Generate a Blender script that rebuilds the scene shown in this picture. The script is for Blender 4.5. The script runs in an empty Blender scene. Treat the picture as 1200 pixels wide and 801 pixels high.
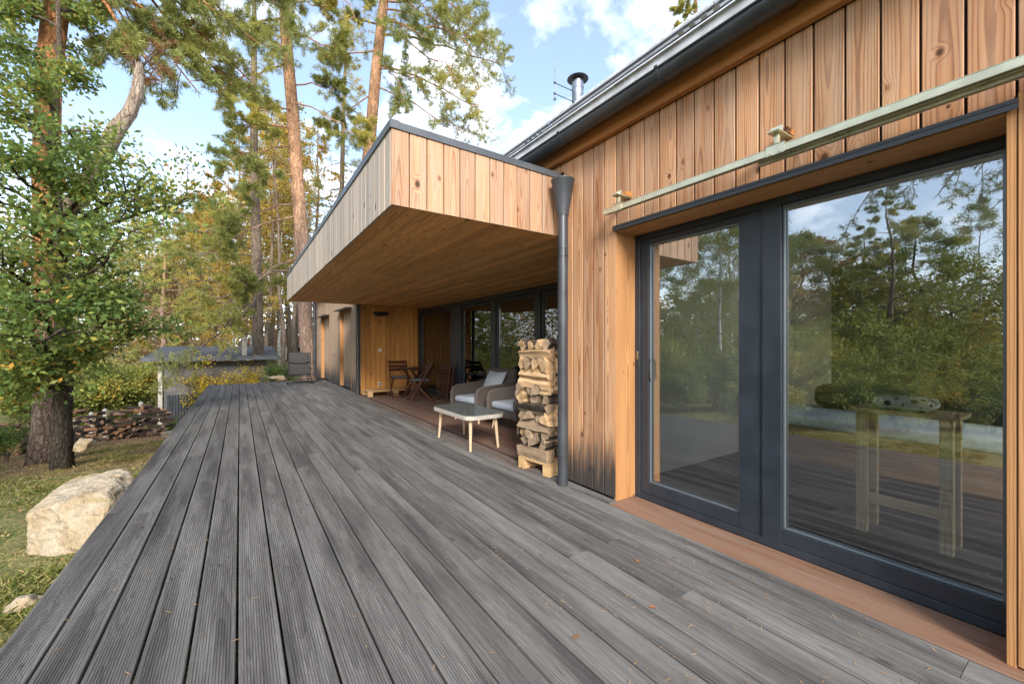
import bpy, bmesh, math, random
import numpy as np
from mathutils import Vector, Matrix, noise as mnoise

C = bpy.context.scene
COL = C.collection
R = math.radians
rng = np.random.default_rng(7)
random.seed(7)

# ------------------------------------------------------------------ camera model
FPX, HOR, VPU, EYE = 480.0, 404.0, 281.0, 1.25
TH = math.atan((600 - VPU) / FPX)
SN, CS = math.sin(TH), math.cos(TH)

def at(u, v, t):
    """point seen at pixel (u, v) of the 1200 px photo, t metres ahead"""
    a = (u - 600) / FPX
    return Vector(((SN + CS * a) * t, (CS - SN * a) * t, EYE + (HOR - v) / FPX * t))

def at_ground(u, t):
    p = at(u, HOR, t)
    return Vector((p.x, p.y, ground(p.x, p.y)))

def sstep(a, b, x):
    t = min(1.0, max(0.0, (x - a) / (b - a)))
    return t * t * (3 - 2 * t)

def ground(x, y):
    if y < 3: z = -.45
    elif y < 10: z = -.45 - .05 * (y - 3)
    elif y < 20: z = -.80 - .115 * (y - 10)
    else: z = -1.95 - .02 * min(y - 20, 40)
    k = sstep(-.6, 1.6, x) * sstep(9, 16, y)
    z = z * (1 - k) + (-.28) * k
    z -= .5 * sstep(-4, -14, x) * sstep(20, 8, y)
    if not (-.9 < x < 9 and -6 < y < 18):
        z += .05 * (mnoise.noise(Vector((x * .55, y * .55, 3.1)))) + .02 * mnoise.noise(Vector((x * 2.1, y * 2.1, 7)))
    return z

# ------------------------------------------------------------------ materials
class G:
    def __init__(s, name, rough=.6, metal=0.0, spec=.5):
        s.m = bpy.data.materials.new(name); s.m.use_nodes = True
        s.nt = s.m.node_tree
        s.b = s.nt.nodes['Principled BSDF']
        s.b.inputs['Roughness'].default_value = rough
        s.b.inputs['Metallic'].default_value = metal
        s.b.inputs['Specular IOR Level'].default_value = spec
    def n(s, t, **k):
        nd = s.nt.nodes.new(t)
        for a, b in k.items(): setattr(nd, a, b)
        return nd
    def put(s, sock, v):
        if v is None: return
        if isinstance(v, bpy.types.NodeSocket): s.nt.links.new(v, sock)
        elif isinstance(v, (tuple, list)) and len(v) == 3 and sock.type == 'RGBA': sock.default_value = (*v, 1)
        else: sock.default_value = v
    def math(s, op, a, b=None, c=None, clamp=False):
        nd = s.n('ShaderNodeMath', operation=op, use_clamp=clamp)
        s.put(nd.inputs[0], a)
        if b is not None: s.put(nd.inputs[1], b)
        if c is not None: s.put(nd.inputs[2], c)
        return nd.outputs[0]
    def mix(s, f, a, b, mode='MIX'):
        nd = s.n('ShaderNodeMix', data_type='RGBA', blend_type=mode)
        s.put(nd.inputs[0], f); s.put(nd.inputs[6], a); s.put(nd.inputs[7], b)
        return nd.outputs[2]
    def ramp(s, f, stops):
        nd = s.n('ShaderNodeValToRGB')
        e = nd.color_ramp.elements
        while len(e) < len(stops): e.new(.5)
        for q, (p, c) in zip(e, stops):
            q.position = p; q.color = (*c, 1) if len(c) == 3 else c
        s.put(nd.inputs[0], f)
        return nd.outputs[0]
    def map(s, v, a, b, c=0.0, d=1.0, smooth=True):
        nd = s.n('ShaderNodeMapRange', interpolation_type='SMOOTHSTEP' if smooth else 'LINEAR')
        for i, q in enumerate((v, a, b, c, d)): s.put(nd.inputs[i], q)
        return nd.outputs[0]
    def noise(s, vec, scale=5, detail=3, rough=.55, dist=0.0):
        nd = s.n('ShaderNodeTexNoise')
        s.put(nd.inputs['Vector'], vec)
        nd.inputs['Scale'].default_value = scale; nd.inputs['Detail'].default_value = detail
        nd.inputs['Roughness'].default_value = rough; nd.inputs['Distortion'].default_value = dist
        return nd.outputs[0]
    def vor(s, vec, scale=5, feature='F1'):
        nd = s.n('ShaderNodeTexVoronoi', feature=feature)
        s.put(nd.inputs['Vector'], vec); nd.inputs['Scale'].default_value = scale
        return nd
    def xyz(s, x, y, z=0.0):
        nd = s.n('ShaderNodeCombineXYZ')
        s.put(nd.inputs[0], x); s.put(nd.inputs[1], y); s.put(nd.inputs[2], z)
        return nd.outputs[0]
    def sep(s, v):
        nd = s.n('ShaderNodeSeparateXYZ'); s.put(nd.inputs[0], v); return nd.outputs
    def uv(s): return s.n('ShaderNodeUVMap', uv_map='UVMap').outputs[0]
    def attr(s, n='rnd'): return s.n('ShaderNodeAttribute', attribute_name=n).outputs['Fac']
    def obj(s): return s.n('ShaderNodeTexCoord').outputs['Object']
    def pos(s): return s.n('ShaderNodeNewGeometry').outputs['Position']
    def col(s, c): s.put(s.b.inputs['Base Color'], c)
    def rough(s, c): s.put(s.b.inputs['Roughness'], c)
    def bump(s, h, strength=.3, dist=.01):
        nd = s.n('ShaderNodeBump'); nd.inputs['Strength'].default_value = strength; nd.inputs['Distance'].default_value = dist
        s.put(nd.inputs['Height'], h); s.put(s.b.inputs['Normal'], nd.outputs[0])

def wood(name, light, dark, alt, knot=(.045, .018, .008), ring=88, contrast=.85, var=.35, rough=.62, knots=.5, stain=None, wash=None, spec=.3):
    g = G(name, rough, spec=spec)
    u, v, _ = g.sep(g.uv()); r = g.attr()
    fr = lambda k: g.math('FRACT', g.math('MULTIPLY', r, k))
    U = g.math('ADD', u, g.math('MULTIPLY', g.math('SUBTRACT', fr(13.7), .5), .05))
    V = g.math('ADD', v, g.math('MULTIPLY', r, 61.0))
    nz = g.math('SUBTRACT', g.noise(g.xyz(0.0, g.math('MULTIPLY', V, .75), g.math('MULTIPLY', r, 31.0)), 1, 2), .5)
    b = g.math('ADD', g.math('ADD', g.math('MULTIPLY', fr(17.3), .05), .012), g.math('MULTIPLY', nz, .085))
    vo = g.vor(g.xyz(g.math('ADD', g.math('MULTIPLY', u, 8.0), g.math('MULTIPLY', r, 23.0)), g.math('MULTIPLY', V, 5.6), 0.0), 1)
    cr, cg, cb = g.sep(vo.outputs['Color'])
    d = g.math('DIVIDE', vo.outputs['Distance'], g.math('ADD', .35, g.math('MULTIPLY', g.math('MULTIPLY', cg, cg), 1.15))); sel = g.math('GREATER_THAN', cr, 1 - knots)
    soft = g.math('MULTIPLY', g.map(d, .34, .0), sel)
    wob = g.math('MULTIPLY', g.math('SUBTRACT', g.noise(g.xyz(g.math('MULTIPLY', U, 26.0), g.math('MULTIPLY', V, 2.2), r), 1, 3), .5), .009)
    rr = g.math('SQRT', g.math('ADD', g.math('MULTIPLY', U, U), g.math('MULTIPLY', b, b)))
    rr = g.math('ADD', g.math('ADD', rr, wob), g.math('MULTIPLY', soft, .022))
    f = g.math('FRACT', g.math('MULTIPLY', rr, ring))
    band = g.ramp(f, [(0, (0, 0, 0)), (.55, (.22, .22, .22)), (.86, (1, 1, 1)), (1, (0, 0, 0))])
    fib = g.noise(g.xyz(g.math('MULTIPLY', U, 330.0), g.math('MULTIPLY', V, 5.0), r), 1, 2)
    k = g.math('ADD', g.math('MULTIPLY', band, contrast), g.math('MULTIPLY', g.math('SUBTRACT', fib, .5), .5), clamp=True)
    base = g.mix(fr(5.71), light, alt)
    c = g.mix(k, base, g.mix(.88, base, dark))
    val = g.math('ADD', 1 - var / 2, g.math('MULTIPLY', fr(7.9), var))
    blot = g.noise(g.xyz(g.math('MULTIPLY', U, 9.0), g.math('MULTIPLY', V, 1.1), r), 1, 4)
    val = g.math('MULTIPLY', val, g.map(blot, .25, .75, .86, 1.12))
    c = g.mix(1.0, c, g.xyz(val, val, val), 'MULTIPLY')
    if wash:                                     # silver-grey weathered film
        wcol, amt = wash
        wn = g.noise(g.xyz(g.math('MULTIPLY', U, 22.0), g.math('MULTIPLY', V, 1.6), r), 1, 4)
        c = g.mix(g.map(wn, .2, .8, max(0, amt - .35), min(1, amt + .3)), c, wcol)
    kn = g.math('MULTIPLY', g.map(d, .135, .07), sel)
    c = g.mix(g.math('MULTIPLY', g.map(d, .20, .10), g.math('MULTIPLY', sel, .45)), c, dark)
    c = g.mix(g.math('MULTIPLY', kn, .9), c, knot)
    if stain:                                    # splash-blackened foot of the boards
        zlo, zhi, scol = stain
        z = g.sep(g.pos())[2]
        sn = g.noise(g.xyz(g.math('MULTIPLY', U, 26.0), g.math('MULTIPLY', V, 2.0), r), 1, 4, .65)
        lim = g.math('ADD', g.math('SUBTRACT', z, g.math('MULTIPLY', g.math('SUBTRACT', sn, .5), .55)), g.math('MULTIPLY', fr(3.3), -.12))
        c = g.mix(g.math('MULTIPLY', g.map(lim, zhi, zlo), .95), c, scol)
    g.col(c)
    g.bump(g.math('ADD', g.math('MULTIPLY', band, -.4), g.math('MULTIPLY', fib, .5)), .22, .002)
    return g.m

def plain(name, c, rough=.5, metal=0.0, nscale=None, namt=.15, spec=.5, bump=0):
    g = G(name, rough, metal, spec)
    if nscale:
        nf = g.noise(g.obj(), nscale, 4)
        v = g.map(nf, .3, .7, 1 - namt, 1 + namt)
        g.col(g.mix(1.0, c, g.xyz(v, v, v), 'MULTIPLY'))
        g.rough(g.map(nf, .3, .7, max(.05, rough - .08), min(1, rough + .1)))
        if bump: g.bump(nf, bump, .01)
    else: g.col(c)
    return g.m

def foliage(name, stops, trans=.42, rough=.55):
    g = G(name, rough, spec=.25)
    c = g.ramp(g.attr(), stops)
    g.col(c)
    tr = g.n('ShaderNodeBsdfTranslucent')
    g.put(tr.inputs['Color'], g.mix(.35, c, (.28, .26, .04)))
    mx = g.n('ShaderNodeMixShader'); mx.inputs[0].default_value = trans
    g.nt.links.new(g.b.outputs[0], mx.inputs[1]); g.nt.links.new(tr.outputs[0], mx.inputs[2])
    g.nt.links.new(mx.outputs[0], g.nt.nodes['Material Output'].inputs[0])
    return g.m

def bark(name, low, high, zlo, zhi, scale=9, crack=(.02, .014, .01)):
    g = G(name, .85, spec=.15)
    p = g.obj(); x, y, z = g.sep(p)
    dn = g.n('ShaderNodeTexNoise'); dn.inputs['Scale'].default_value = scale * .9; dn.inputs['Detail'].default_value = 4
    g.put(dn.inputs['Vector'], p); dx, dy, dzz = g.sep(dn.outputs['Color'])
    k_ = 1.1 / scale
    vec = g.xyz(g.math('ADD', x, g.math('MULTIPLY', dx, k_)), g.math('ADD', y, g.math('MULTIPLY', dy, k_)), g.math('ADD', g.math('MULTIPLY', z, .20), g.math('MULTIPLY', dzz, k_)))
    n1 = g.noise(vec, scale, 6, .65)
    vd = g.vor(vec, scale * 1.9, 'DISTANCE_TO_EDGE').outputs['Distance']
    zz = g.math('ADD', z, g.math('MULTIPLY', g.math('SUBTRACT', g.noise(p, 1.2, 2), .5), 2.2))
    c = g.mix(g.map(zz, zlo, zhi), low, high)
    v = g.map(n1, .3, .7, .62, 1.3)
    c = g.mix(1.0, c, g.xyz(v, v, v), 'MULTIPLY')
    c = g.mix(g.map(vd, .13, .0, 0, .6), c, crack)
    g.col(c)
    g.bump(g.math('ADD', n1, g.map(vd, 0, .18)), .7, .03)
    return g.m

def birch_bark(name):
    g = G(name, .8, spec=.2)
    x, y, z = g.sep(g.obj())
    n1 = g.noise(g.xyz(g.math('MULTIPLY', x, 3.0), g.math('MULTIPLY', y, 3.0), g.math('MULTIPLY', z, 14.0)), 1, 4, .7)
    g.col(g.ramp(n1, [(.0, (.03, .025, .02)), (.40, (.06, .05, .045)), (.47, (.42, .40, .36)), (1, (.60, .58, .53))]))
    return g.m

M = {}
ST = (.05, .50, (.035, .034, .034))
M['siding'] = wood('larch_siding', (.52, .265, .116), (.18, .056, .016), (.41, .185, .078), stain=ST, wash=((.52, .37, .25), .22), knots=.8, var=.55, contrast=1.3)
M['siding_far'] = wood('larch_siding_greyed', (.46, .28, .15), (.20, .10, .045), (.37, .235, .135), stain=(.05, .65, (.05, .05, .05)), wash=((.34, .28, .22), .45), var=.45)
M['siding_niche'] = wood('larch_siding_sheltered', (.62, .30, .085), (.24, .08, .018), (.50, .23, .062), knots=.85, var=.4)
M['jamb'] = wood('fresh_larch', (.44, .228, .092), (.24, .09, .025), (.40, .20, .08), var=.25, knots=.35)
M['fascia'] = wood('larch_fascia', (.50, .285, .150), (.24, .085, .028), (.42, .225, .115), var=.45, knots=.8, wash=((.43, .34, .26), .24), contrast=1.15)
M['fascia_grey'] = wood('larch_fascia_weathered', (.42, .325, .235), (.22, .14, .085), (.34, .28, .225), var=.45, knots=.45, contrast=.6, wash=((.36, .33, .30), .42))
M['soffit'] = wood('spruce_soffit', (.86, .46, .165), (.44, .17, .05), (.74, .37, .125), var=.32, knots=.7, ring=90, contrast=1.0)
M['plate'] = wood('larch_plate', (.42, .185, .058), (.21, .066, .016), (.38, .165, .052), var=.25)
M['sill'] = wood('larch_sill', (.245, .115, .06), (.11, .04, .016), (.20, .095, .05), var=.3, knots=.1, wash=((.26, .18, .13), .4))
M['pallet'] = wood('pallet_wood', (.56, .36, .17), (.34, .17, .06), (.50, .33, .17), var=.3)
M['legwood'] = wood('pale_leg_wood', (.52, .38, .24), (.36, .24, .13), (.50, .36, .23), var=.15, knots=0, contrast=.4)
M['table_oak'] = wood('indoor_oak', (.76, .54, .29), (.52, .33, .15), (.72, .51, .27), var=.15, knots=.1)
M['brownwood'] = wood('stained_acacia', (.085, .030, .016), (.04, .013, .007), (.07, .026, .015), var=.5, knots=.1, rough=.45, knot=(.02, .008, .005))
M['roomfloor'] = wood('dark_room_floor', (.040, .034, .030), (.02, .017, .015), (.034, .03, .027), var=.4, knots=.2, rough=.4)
M['bedfront'] = wood('bed_panel', (.38, .22, .11), (.24, .12, .05), (.35, .20, .10), var=.1, knots=.15)
M['metal'] = plain('anthracite_metal', (.038, .043, .050), .42, .0, 3, .10)
M['gutter'] = plain('gutter_grey', (.060, .064, .070), .38, .35, 4, .12)
M['flash'] = plain('flashing_grey', (.085, .092, .10), .45, .2, 4, .15)
M['frame'] = plain('window_frame_anthracite', (.022, .028, .036), .38, .0, 6, .08)
M['gasket'] = plain('black_gasket', (.008, .008, .009), .6)
M['bead'] = plain('glazing_spacer', (.16, .18, .19), .35, .5)
M['zinc'] = plain('zinc_plated_steel', (.56, .55, .40), .34, .65, 9, .12)
M['fluesteel'] = plain('flue_steel', (.30, .31, .33), .32, 1.0, 5, .2)
M['steel'] = plain('stainless_steel', (.52, .53, .55), .22, 1.0, 5, .15)
M['white'] = plain('white_plastic', (.75, .74, .72), .4)
M['black'] = plain('black_plastic', (.010, .010, .011), .45)
M['core'] = plain('dark_battens', (.018, .014, .011), .9)
M['plaster'] = plain('room_plaster', (.42, .39, .34), .85, 0, 2, .05)
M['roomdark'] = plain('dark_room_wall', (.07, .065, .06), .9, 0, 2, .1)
M['ceilpl'] = plain('room_ceiling', (.75, .73, .70), .9, 0, 2, .05)
M['cushion'] = plain('grey_cushion', (.34, .37, .40), .9, 0, 60, .10, .1, .15)
M['pad'] = plain('charcoal_pad', (.13, .14, .155), .9, 0, 60, .12, .1)
M['blanket'] = plain('pale_blue_blanket', (.66, .73, .78), .9, 0, 20, .12, .1)
M['darkcush'] = plain('dark_cushion', (.05, .05, .052), .9, 0, 30, .2, .1)

def mk_roof():
    g = G('concrete_roof_tile', .62)
    n1 = g.noise(g.obj(), 7, 5); v = g.map(n1, .3, .7, .8, 1.2)
    g.col(g.mix(1.0, (.46, .47, .48), g.xyz(v, v, v), 'MULTIPLY')); return g.m
M['roof'] = mk_roof()

def mk_deck():
    g = G('weathered_deck', .72, spec=.3)
    u, v, _ = g.sep(g.uv()); r = g.attr(); x, y, z = g.sep(g.pos())
    fr = lambda k: g.math('FRACT', g.math('MULTIPLY', r, k))
    V = g.math('ADD', v, g.math('MULTIPLY', r, 91.0))
    U = g.math('ADD', u, g.math('MULTIPLY', g.math('SUBTRACT', fr(11.3), .5), .07))
    nz = g.math('SUBTRACT', g.noise(g.xyz(0.0, g.math('MULTIPLY', V, .8), r), 1, 2), .5)
    b = g.math('ADD', g.math('ADD', g.math('MULTIPLY', fr(17.3), .05), .015), g.math('MULTIPLY', nz, .09))
    vo = g.vor(g.xyz(g.math('ADD', g.math('MULTIPLY', u, 7.0), g.math('MULTIPLY', r, 23.0)), g.math('MULTIPLY', V, 2.6), 0.0), 1)
    d = vo.outputs['Distance']; sel = g.math('GREATER_THAN', g.sep(vo.outputs['Color'])[0], .5)
    soft = g.math('MULTIPLY', g.map(d, .4, .0), sel)
    rr = g.math('SQRT', g.math('ADD', g.math('MULTIPLY', U, U), g.math('MULTIPLY', b, b)))
    wob = g.math('MULTIPLY', g.math('SUBTRACT', g.noise(g.xyz(g.math('MULTIPLY', U, 30.0), g.math('MULTIPLY', V, 2.5), r), 1, 3), .5), .010)
    f = g.math('FRACT', g.math('MULTIPLY', g.math('ADD', g.math('ADD', rr, wob), g.math('MULTIPLY', soft, .03)), 105.0))
    band = g.ramp(f, [(0, (.2, .2, .2)), (.5, (.4, .4, .4)), (.86, (1, 1, 1)), (1, (.2, .2, .2))])
    streak = g.noise(g.xyz(g.math('MULTIPLY', U, 60.0), g.math('MULTIPLY', V, 1.3), r), 1, 4, .6)
    blot = g.noise(g.xyz(g.math('MULTIPLY', U, 8.0), g.math('MULTIPLY', V, .75), r), 1, 5, .62)
    fine = g.noise(g.xyz(g.math('MULTIPLY', u, 420.0), g.math('MULTIPLY', V, 14.0), r), 1, 2)
    c = g.mix(fr(3.17), (.082, .075, .067), (.112, .103, .093))
    c = g.mix(g.map(blot, .38, .66, 0, .75), c, (.19, .180, .164))
    c = g.mix(g.map(blot, .46, .28, 0, .7), c, (.045, .043, .042))
    c = g.mix(g.math('MULTIPLY', g.math('GREATER_THAN', fr(23.1), .72), .25), c, (.05, .046, .041))
    val = g.math('MULTIPLY', g.map(band, 0, 1, 1.12, .72, False), g.map(streak, .3, .7, .88, 1.12))
    val = g.math('MULTIPLY', val, g.map(fine, .3, .7, .86, 1.14))
    c = g.mix(1.0, c, g.xyz(val, val, val), 'MULTIPLY')
    kn = g.math('MULTIPLY', g.map(d, .10, .05), sel)
    c = g.mix(g.math('MULTIPLY', kn, .7), c, (.035, .03, .027))
    # sheltered boards under the canopy are still brown
    wx = g.math('ADD', x, g.math('MULTIPLY', g.math('SUBTRACT', g.noise(g.pos(), 1.6, 3), .5), .35))
    shel = g.math('MULTIPLY', g.map(wx, 2.15, 2.75), g.math('MULTIPLY', g.map(y, 3.0, 3.5), g.map(y, 10.9, 10.6)))
    br = g.mix(g.math('MULTIPLY', fr(9.3), .8), (.125, .062, .039), (.19, .105, .068))
    br = g.mix(1.0, br, g.xyz(val, val, val), 'MULTIPLY')
    c = g.mix(g.math('MULTIPLY', shel, .9), c, br)
    g.col(c)
    g.bump(g.math('ADD', g.math('MULTIPLY', band, -.5), fine), .35, .002)
    return g.m
M['deck'] = mk_deck()

def mk_glass(name, refl=.16, tint=(.80, .86, .84)):
    g = G(name)
    nt = g.nt; nt.nodes.remove(g.b)
    tr = g.n('ShaderNodeBsdfTransparent'); g.put(tr.inputs[0], tint)
    gl = g.n('ShaderNodeBsdfGlossy'); gl.inputs['Roughness'].default_value = 0.0
    gl.inputs['Color'].default_value = (.92, .95, 1, 1)
    # old glazing bows a little: wavering reflections
    n1 = g.noise(g.xyz(*[g.math('MULTIPLY', q, k) for q, k in zip(g.sep(g.pos()), (1, 9.0, 3.0))]), 1, 1)
    bp = g.n('ShaderNodeBump'); bp.inputs['Strength'].default_value = .07; bp.inputs['Distance'].default_value = .0018
    g.put(bp.inputs['Height'], n1); g.put(gl.inputs['Normal'], bp.outputs[0])
    fz = g.n('ShaderNodeFresnel'); fz.inputs[0].default_value = 1.5
    fac = g.math('ADD', g.math('MULTIPLY', fz.outputs[0], .9), refl, clamp=True)
    mx = g.n('ShaderNodeMixShader'); g.put(mx.inputs[0], fac)
    nt.links.new(tr.outputs[0], mx.inputs[1]); nt.links.new(gl.outputs[0], mx.inputs[2])
    nt.links.new(mx.outputs[0], nt.nodes['Material Output'].inputs[0])
    return g.m
M['glass'] = mk_glass('insulating_glass', .20, (.93, .96, .95))
M['glass3'] = mk_glass('clear_added_window_glass', .01, (.98, .99, .99))  # panes of the added windows, kept clear to pass more daylight
M['glass2'] = mk_glass('insulating_glass_sheltered', .10)
def mk_tableglass():
    g = G('smoked_table_glass', .10); g.col((.12, .127, .117)); return g.m
M['tglass'] = mk_tableglass()

def mk_wicker(name, a, b):
    g = G(name, .7, spec=.3)
    x, y, z = g.sep(g.obj())
    wv = lambda q, k: g.math('SINE', g.math('MULTIPLY', q, k))
    h = g.math('MULTIPLY', wv(g.math('ADD', x, y), 260.0), wv(z, 300.0))
    nf = g.noise(g.obj(), 90, 2)
    k = g.math('ADD', g.map(h, -.8, .8), g.math('SUBTRACT', nf, .5), clamp=True)
    g.col(g.mix(k, a, b)); g.bump(h, .8, .006); return g.m
M['wicker'] = mk_wicker('grey_brown_wicker', (.045, .035, .030), (.175, .145, .125))
M['wickerlt'] = mk_wicker('pale_wicker', (.28, .24, .20), (.60, .54, .47))
def mk_mesh_fabric():
    g = G('lounger_slats', .7)
    x, y, z = g.sep(g.obj())
    h = g.math('SINE', g.math('MULTIPLY', z, 95.0)); nf = g.noise(g.obj(), 25, 3)
    k = g.math('ADD', g.map(h, -.6, .6), g.math('SUBTRACT', nf, .5), clamp=True)
    g.col(g.mix(k, (.018, .016, .015), (.065, .058, .053))); g.bump(h, .5, .01); return g.m
M['sling'] = mk_mesh_fabric()

def mk_log(name, c1, c2):
    g = G(name, .75, spec=.2)
    oi = g.n('ShaderNodeObjectInfo').outputs['Random']
    p = g.obj(); x, y, z = g.sep(p)
    n1 = g.noise(g.xyz(g.math('ADD', g.math('MULTIPLY', x, 2.0), g.math('MULTIPLY', oi, 9.0)), g.math('MULTIPLY', y, 20.0), g.math('MULTIPLY', z, 20.0)), 1.5, 5, .65)
    c = g.mix(g.map(n1, .3, .72), c1, c2)
    v = g.map(oi, 0, 1, .62, 1.12, False)
    c = g.mix(1.0, c, g.xyz(v, v, v), 'MULTIPLY')
    c = g.mix(g.math('MULTIPLY', g.math('GREATER_THAN', g.math('FRACT', g.math('MULTIPLY', oi, 7.3)), .52), .6), c, (.17, .135, .105))
    g.col(c); g.bump(n1, .9, .012); return g.m
M['log'] = mk_log('split_birch_wood', (.56, .39, .22), (.33, .19, .09))
M['logred'] = mk_log('split_alder_wood', (.38, .215, .12), (.20, .095, .048))
M['logbark'] = bark('firewood_bark', (.10, .075, .058), (.10, .075, .058), 0, 1, 40)
M['bark_pine_near'] = bark('pine_bark', (.15, .11, .088), (.42, .185, .075), 1.2, 4.5, 8)
M['bark_pine'] = bark('tall_pine_bark', (.34, .235, .175), (.47, .26, .145), 4.0, 9.0, 6, (.13, .08, .055))
M['bark_oak'] = bark('oak_bark', (.085, .070, .052), (.13, .095, .065), 1, 6, 14)
M['bark_grey'] = bark('grey_bark', (.20, .16, .125), (.27, .20, .14), 1, 8, 12)
M['bark_snag'] = bark('dead_wood', (.21, .145, .095), (.36, .28, .21), .5, 2.6, 7, (.15, .10, .07))
M['birch'] = birch_bark('birch_bark')
M['f_oak'] = foliage('oak_leaves', [(0, (0.083, 0.143, 0.042)), (.35, (0.149, 0.237, 0.063)), (.62, (0.259, 0.330, 0.084)), (.82, (0.396, 0.407, 0.100)), (.93, (0.572, 0.440, 0.084)), (1, (0.605, 0.319, 0.063))], .5)
M['f_pine'] = foliage('pine_needles', [(0, (0.152, 0.187, 0.066)), (.4, (0.261, 0.287, 0.082)), (.75, (0.414, 0.383, 0.086)), (1, (0.674, 0.455, 0.080))], .28)
M['f_pine_yel'] = foliage('pine_needles_yellowish', [(0, (0.200, 0.212, 0.066)), (.5, (0.365, 0.332, 0.086)), (1, (0.635, 0.453, 0.097))], .3)  # yellower needle mix
M['f_dead'] = foliage('dead_needles', [(0, (.16, .065, .03)), (1, (.33, .15, .07))], .2)
M['f_yellow'] = foliage('autumn_leaves', [(0, (.26, .23, .06)), (.35, (.44, .33, .075)), (.75, (.58, .38, .085)), (1, (.55, .24, .06))], .45)
M['f_green'] = foliage('fading_green_leaves', [(0, (0.115, 0.166, 0.044)), (.5, (0.230, 0.263, 0.059)), (.8, (0.416, 0.361, 0.067)), (1, (0.687, 0.409, 0.083))], .35)
M['f_buff'] = foliage('buff_leaves', [(0, (0.187, 0.147, 0.083)), (.5, (0.374, 0.259, 0.123)), (1, (0.575, 0.357, 0.152))], .35)
M['f_shrub'] = foliage('shrub_leaves', [(0, (0.058, 0.102, 0.029)), (.6, (0.123, 0.196, 0.043)), (1, (0.275, 0.304, 0.058))], .3)
M['f_bright'] = foliage('yellow_leaves', [(0, (0.300, 0.275, 0.037)), (.5, (0.625, 0.450, 0.044)), (1, (0.700, 0.413, 0.037))], .35)
M['f_grass'] = foliage('grass_blades', [(0, (0.094, 0.132, 0.028)), (.4, (0.188, 0.204, 0.050)), (.65, (0.338, 0.270, 0.099)), (1, (0.500, 0.348, 0.165))], .3)
M['needle_litter'] = foliage('dry_needles', [(0, (.28, .15, .06)), (1, (.52, .33, .17))], .1)
M['leaf_litter'] = plain('brown_leaf', (.25, .105, .045), .8, 0, 30, .3)

def mk_ground():
    g = G('meadow_ground', .95, spec=.1)
    p = g.pos(); x, y, z = g.sep(p)
    n1 = g.noise(p, .55, 5); n2 = g.noise(p, 5, 5, .65); n3 = g.noise(p, 40, 3)
    grass = g.mix(g.map(n2, .35, .65), (.10, .112, .036), (.21, .19, .08))
    litter = g.mix(g.map(n3, .3, .7), (.12, .062, .033), (.26, .155, .085))
    k = g.math('MAXIMUM', g.map(n1, .56, .66), g.math('MULTIPLY', g.map(g.math('ADD', y, g.math('MULTIPLY', n1, 5.0)), 11.0, 13.0), .8))
    c = g.mix(k, grass, litter)
    far = g.map(y, 19, 24); c = g.mix(far, c, grass)
    v = g.map(n3, .3, .7, .75, 1.25)
    g.col(g.mix(1.0, c, g.xyz(v, v, v), 'MULTIPLY')); g.bump(n2, .8, .06); return g.m
M['ground'] = mk_ground()
def mk_rock():
    g = G('pale_sandstone', .85, spec=.2)
    p = g.obj()
    n1 = g.noise(p, 3.2, 6, .62); n2 = g.noise(p, 15, 6, .7); x, y, z = g.sep(p)
    n4 = g.noise(g.xyz(g.math('MULTIPLY', x, 2.0), g.math('MULTIPLY', y, 2.0), g.math('MULTIPLY', z, 9.0)), 1, 5, .6)
    c = g.mix(g.map(n1, .36, .64), (.44, .37, .265), (.37, .275, .165))
    c = g.mix(g.map(n4, .58, .70, 0, .65), c, (.27, .215, .08))
    c = g.mix(g.map(n2, .58, .75, 0, .6), c, (.22, .18, .12))
    v = g.map(n2, .3, .7, .85, 1.12)
    g.col(g.mix(1.0, c, g.xyz(v, v, v), 'MULTIPLY')); g.bump(g.math('ADD', n1, n2), .8, .05); return g.m
M['rock'] = mk_rock()
def mk_render_wall():
    g = G('shed_render', .9, spec=.1)
    x, y, z = g.sep(g.pos())
    bk = g.n('ShaderNodeTexBrick'); g.put(bk.inputs['Vector'], g.xyz(x, z, 0.0)); bk.inputs['Scale'].default_value = 1
    bk.inputs['Brick Width'].default_value = .42; bk.inputs['Row Height'].default_value = .2; bk.inputs['Mortar Size'].default_value = .012
    bk.inputs['Color1'].default_value = (.12, .115, .11, 1); bk.inputs['Color2'].default_value = (.15, .143, .135, 1); bk.inputs['Mortar'].default_value = (.11, .105, .10, 1)
    n = g.noise(g.pos(), 2.5, 4); v = g.map(n, .3, .7, .85, 1.1)
    g.col(g.mix(1.0, bk.outputs[0], g.xyz(v, v, v), 'MULTIPLY')); return g.m
M['blockwall'] = mk_render_wall()
M['felt'] = plain('roof_felt', (.050, .054, .060), .8, 0, 6, .2)
M['fencegrey'] = plain('corrugated_dark_sheet', (.05, .056, .062), .5, .2, 5, .15)
M['paleposts'] = plain('bleached_post', (.42, .39, .33), .8, 0, 12, .2)
M['redroof'] = plain('red_roof_tile', (.26, .10, .065), .8, 0, 5, .2)
M['housewall'] = plain('pale_house_wall', (.55, .52, .47), .9, 0, 3, .06)
M['darkglass'] = plain('dark_window', (.03, .035, .04), .1)

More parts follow.
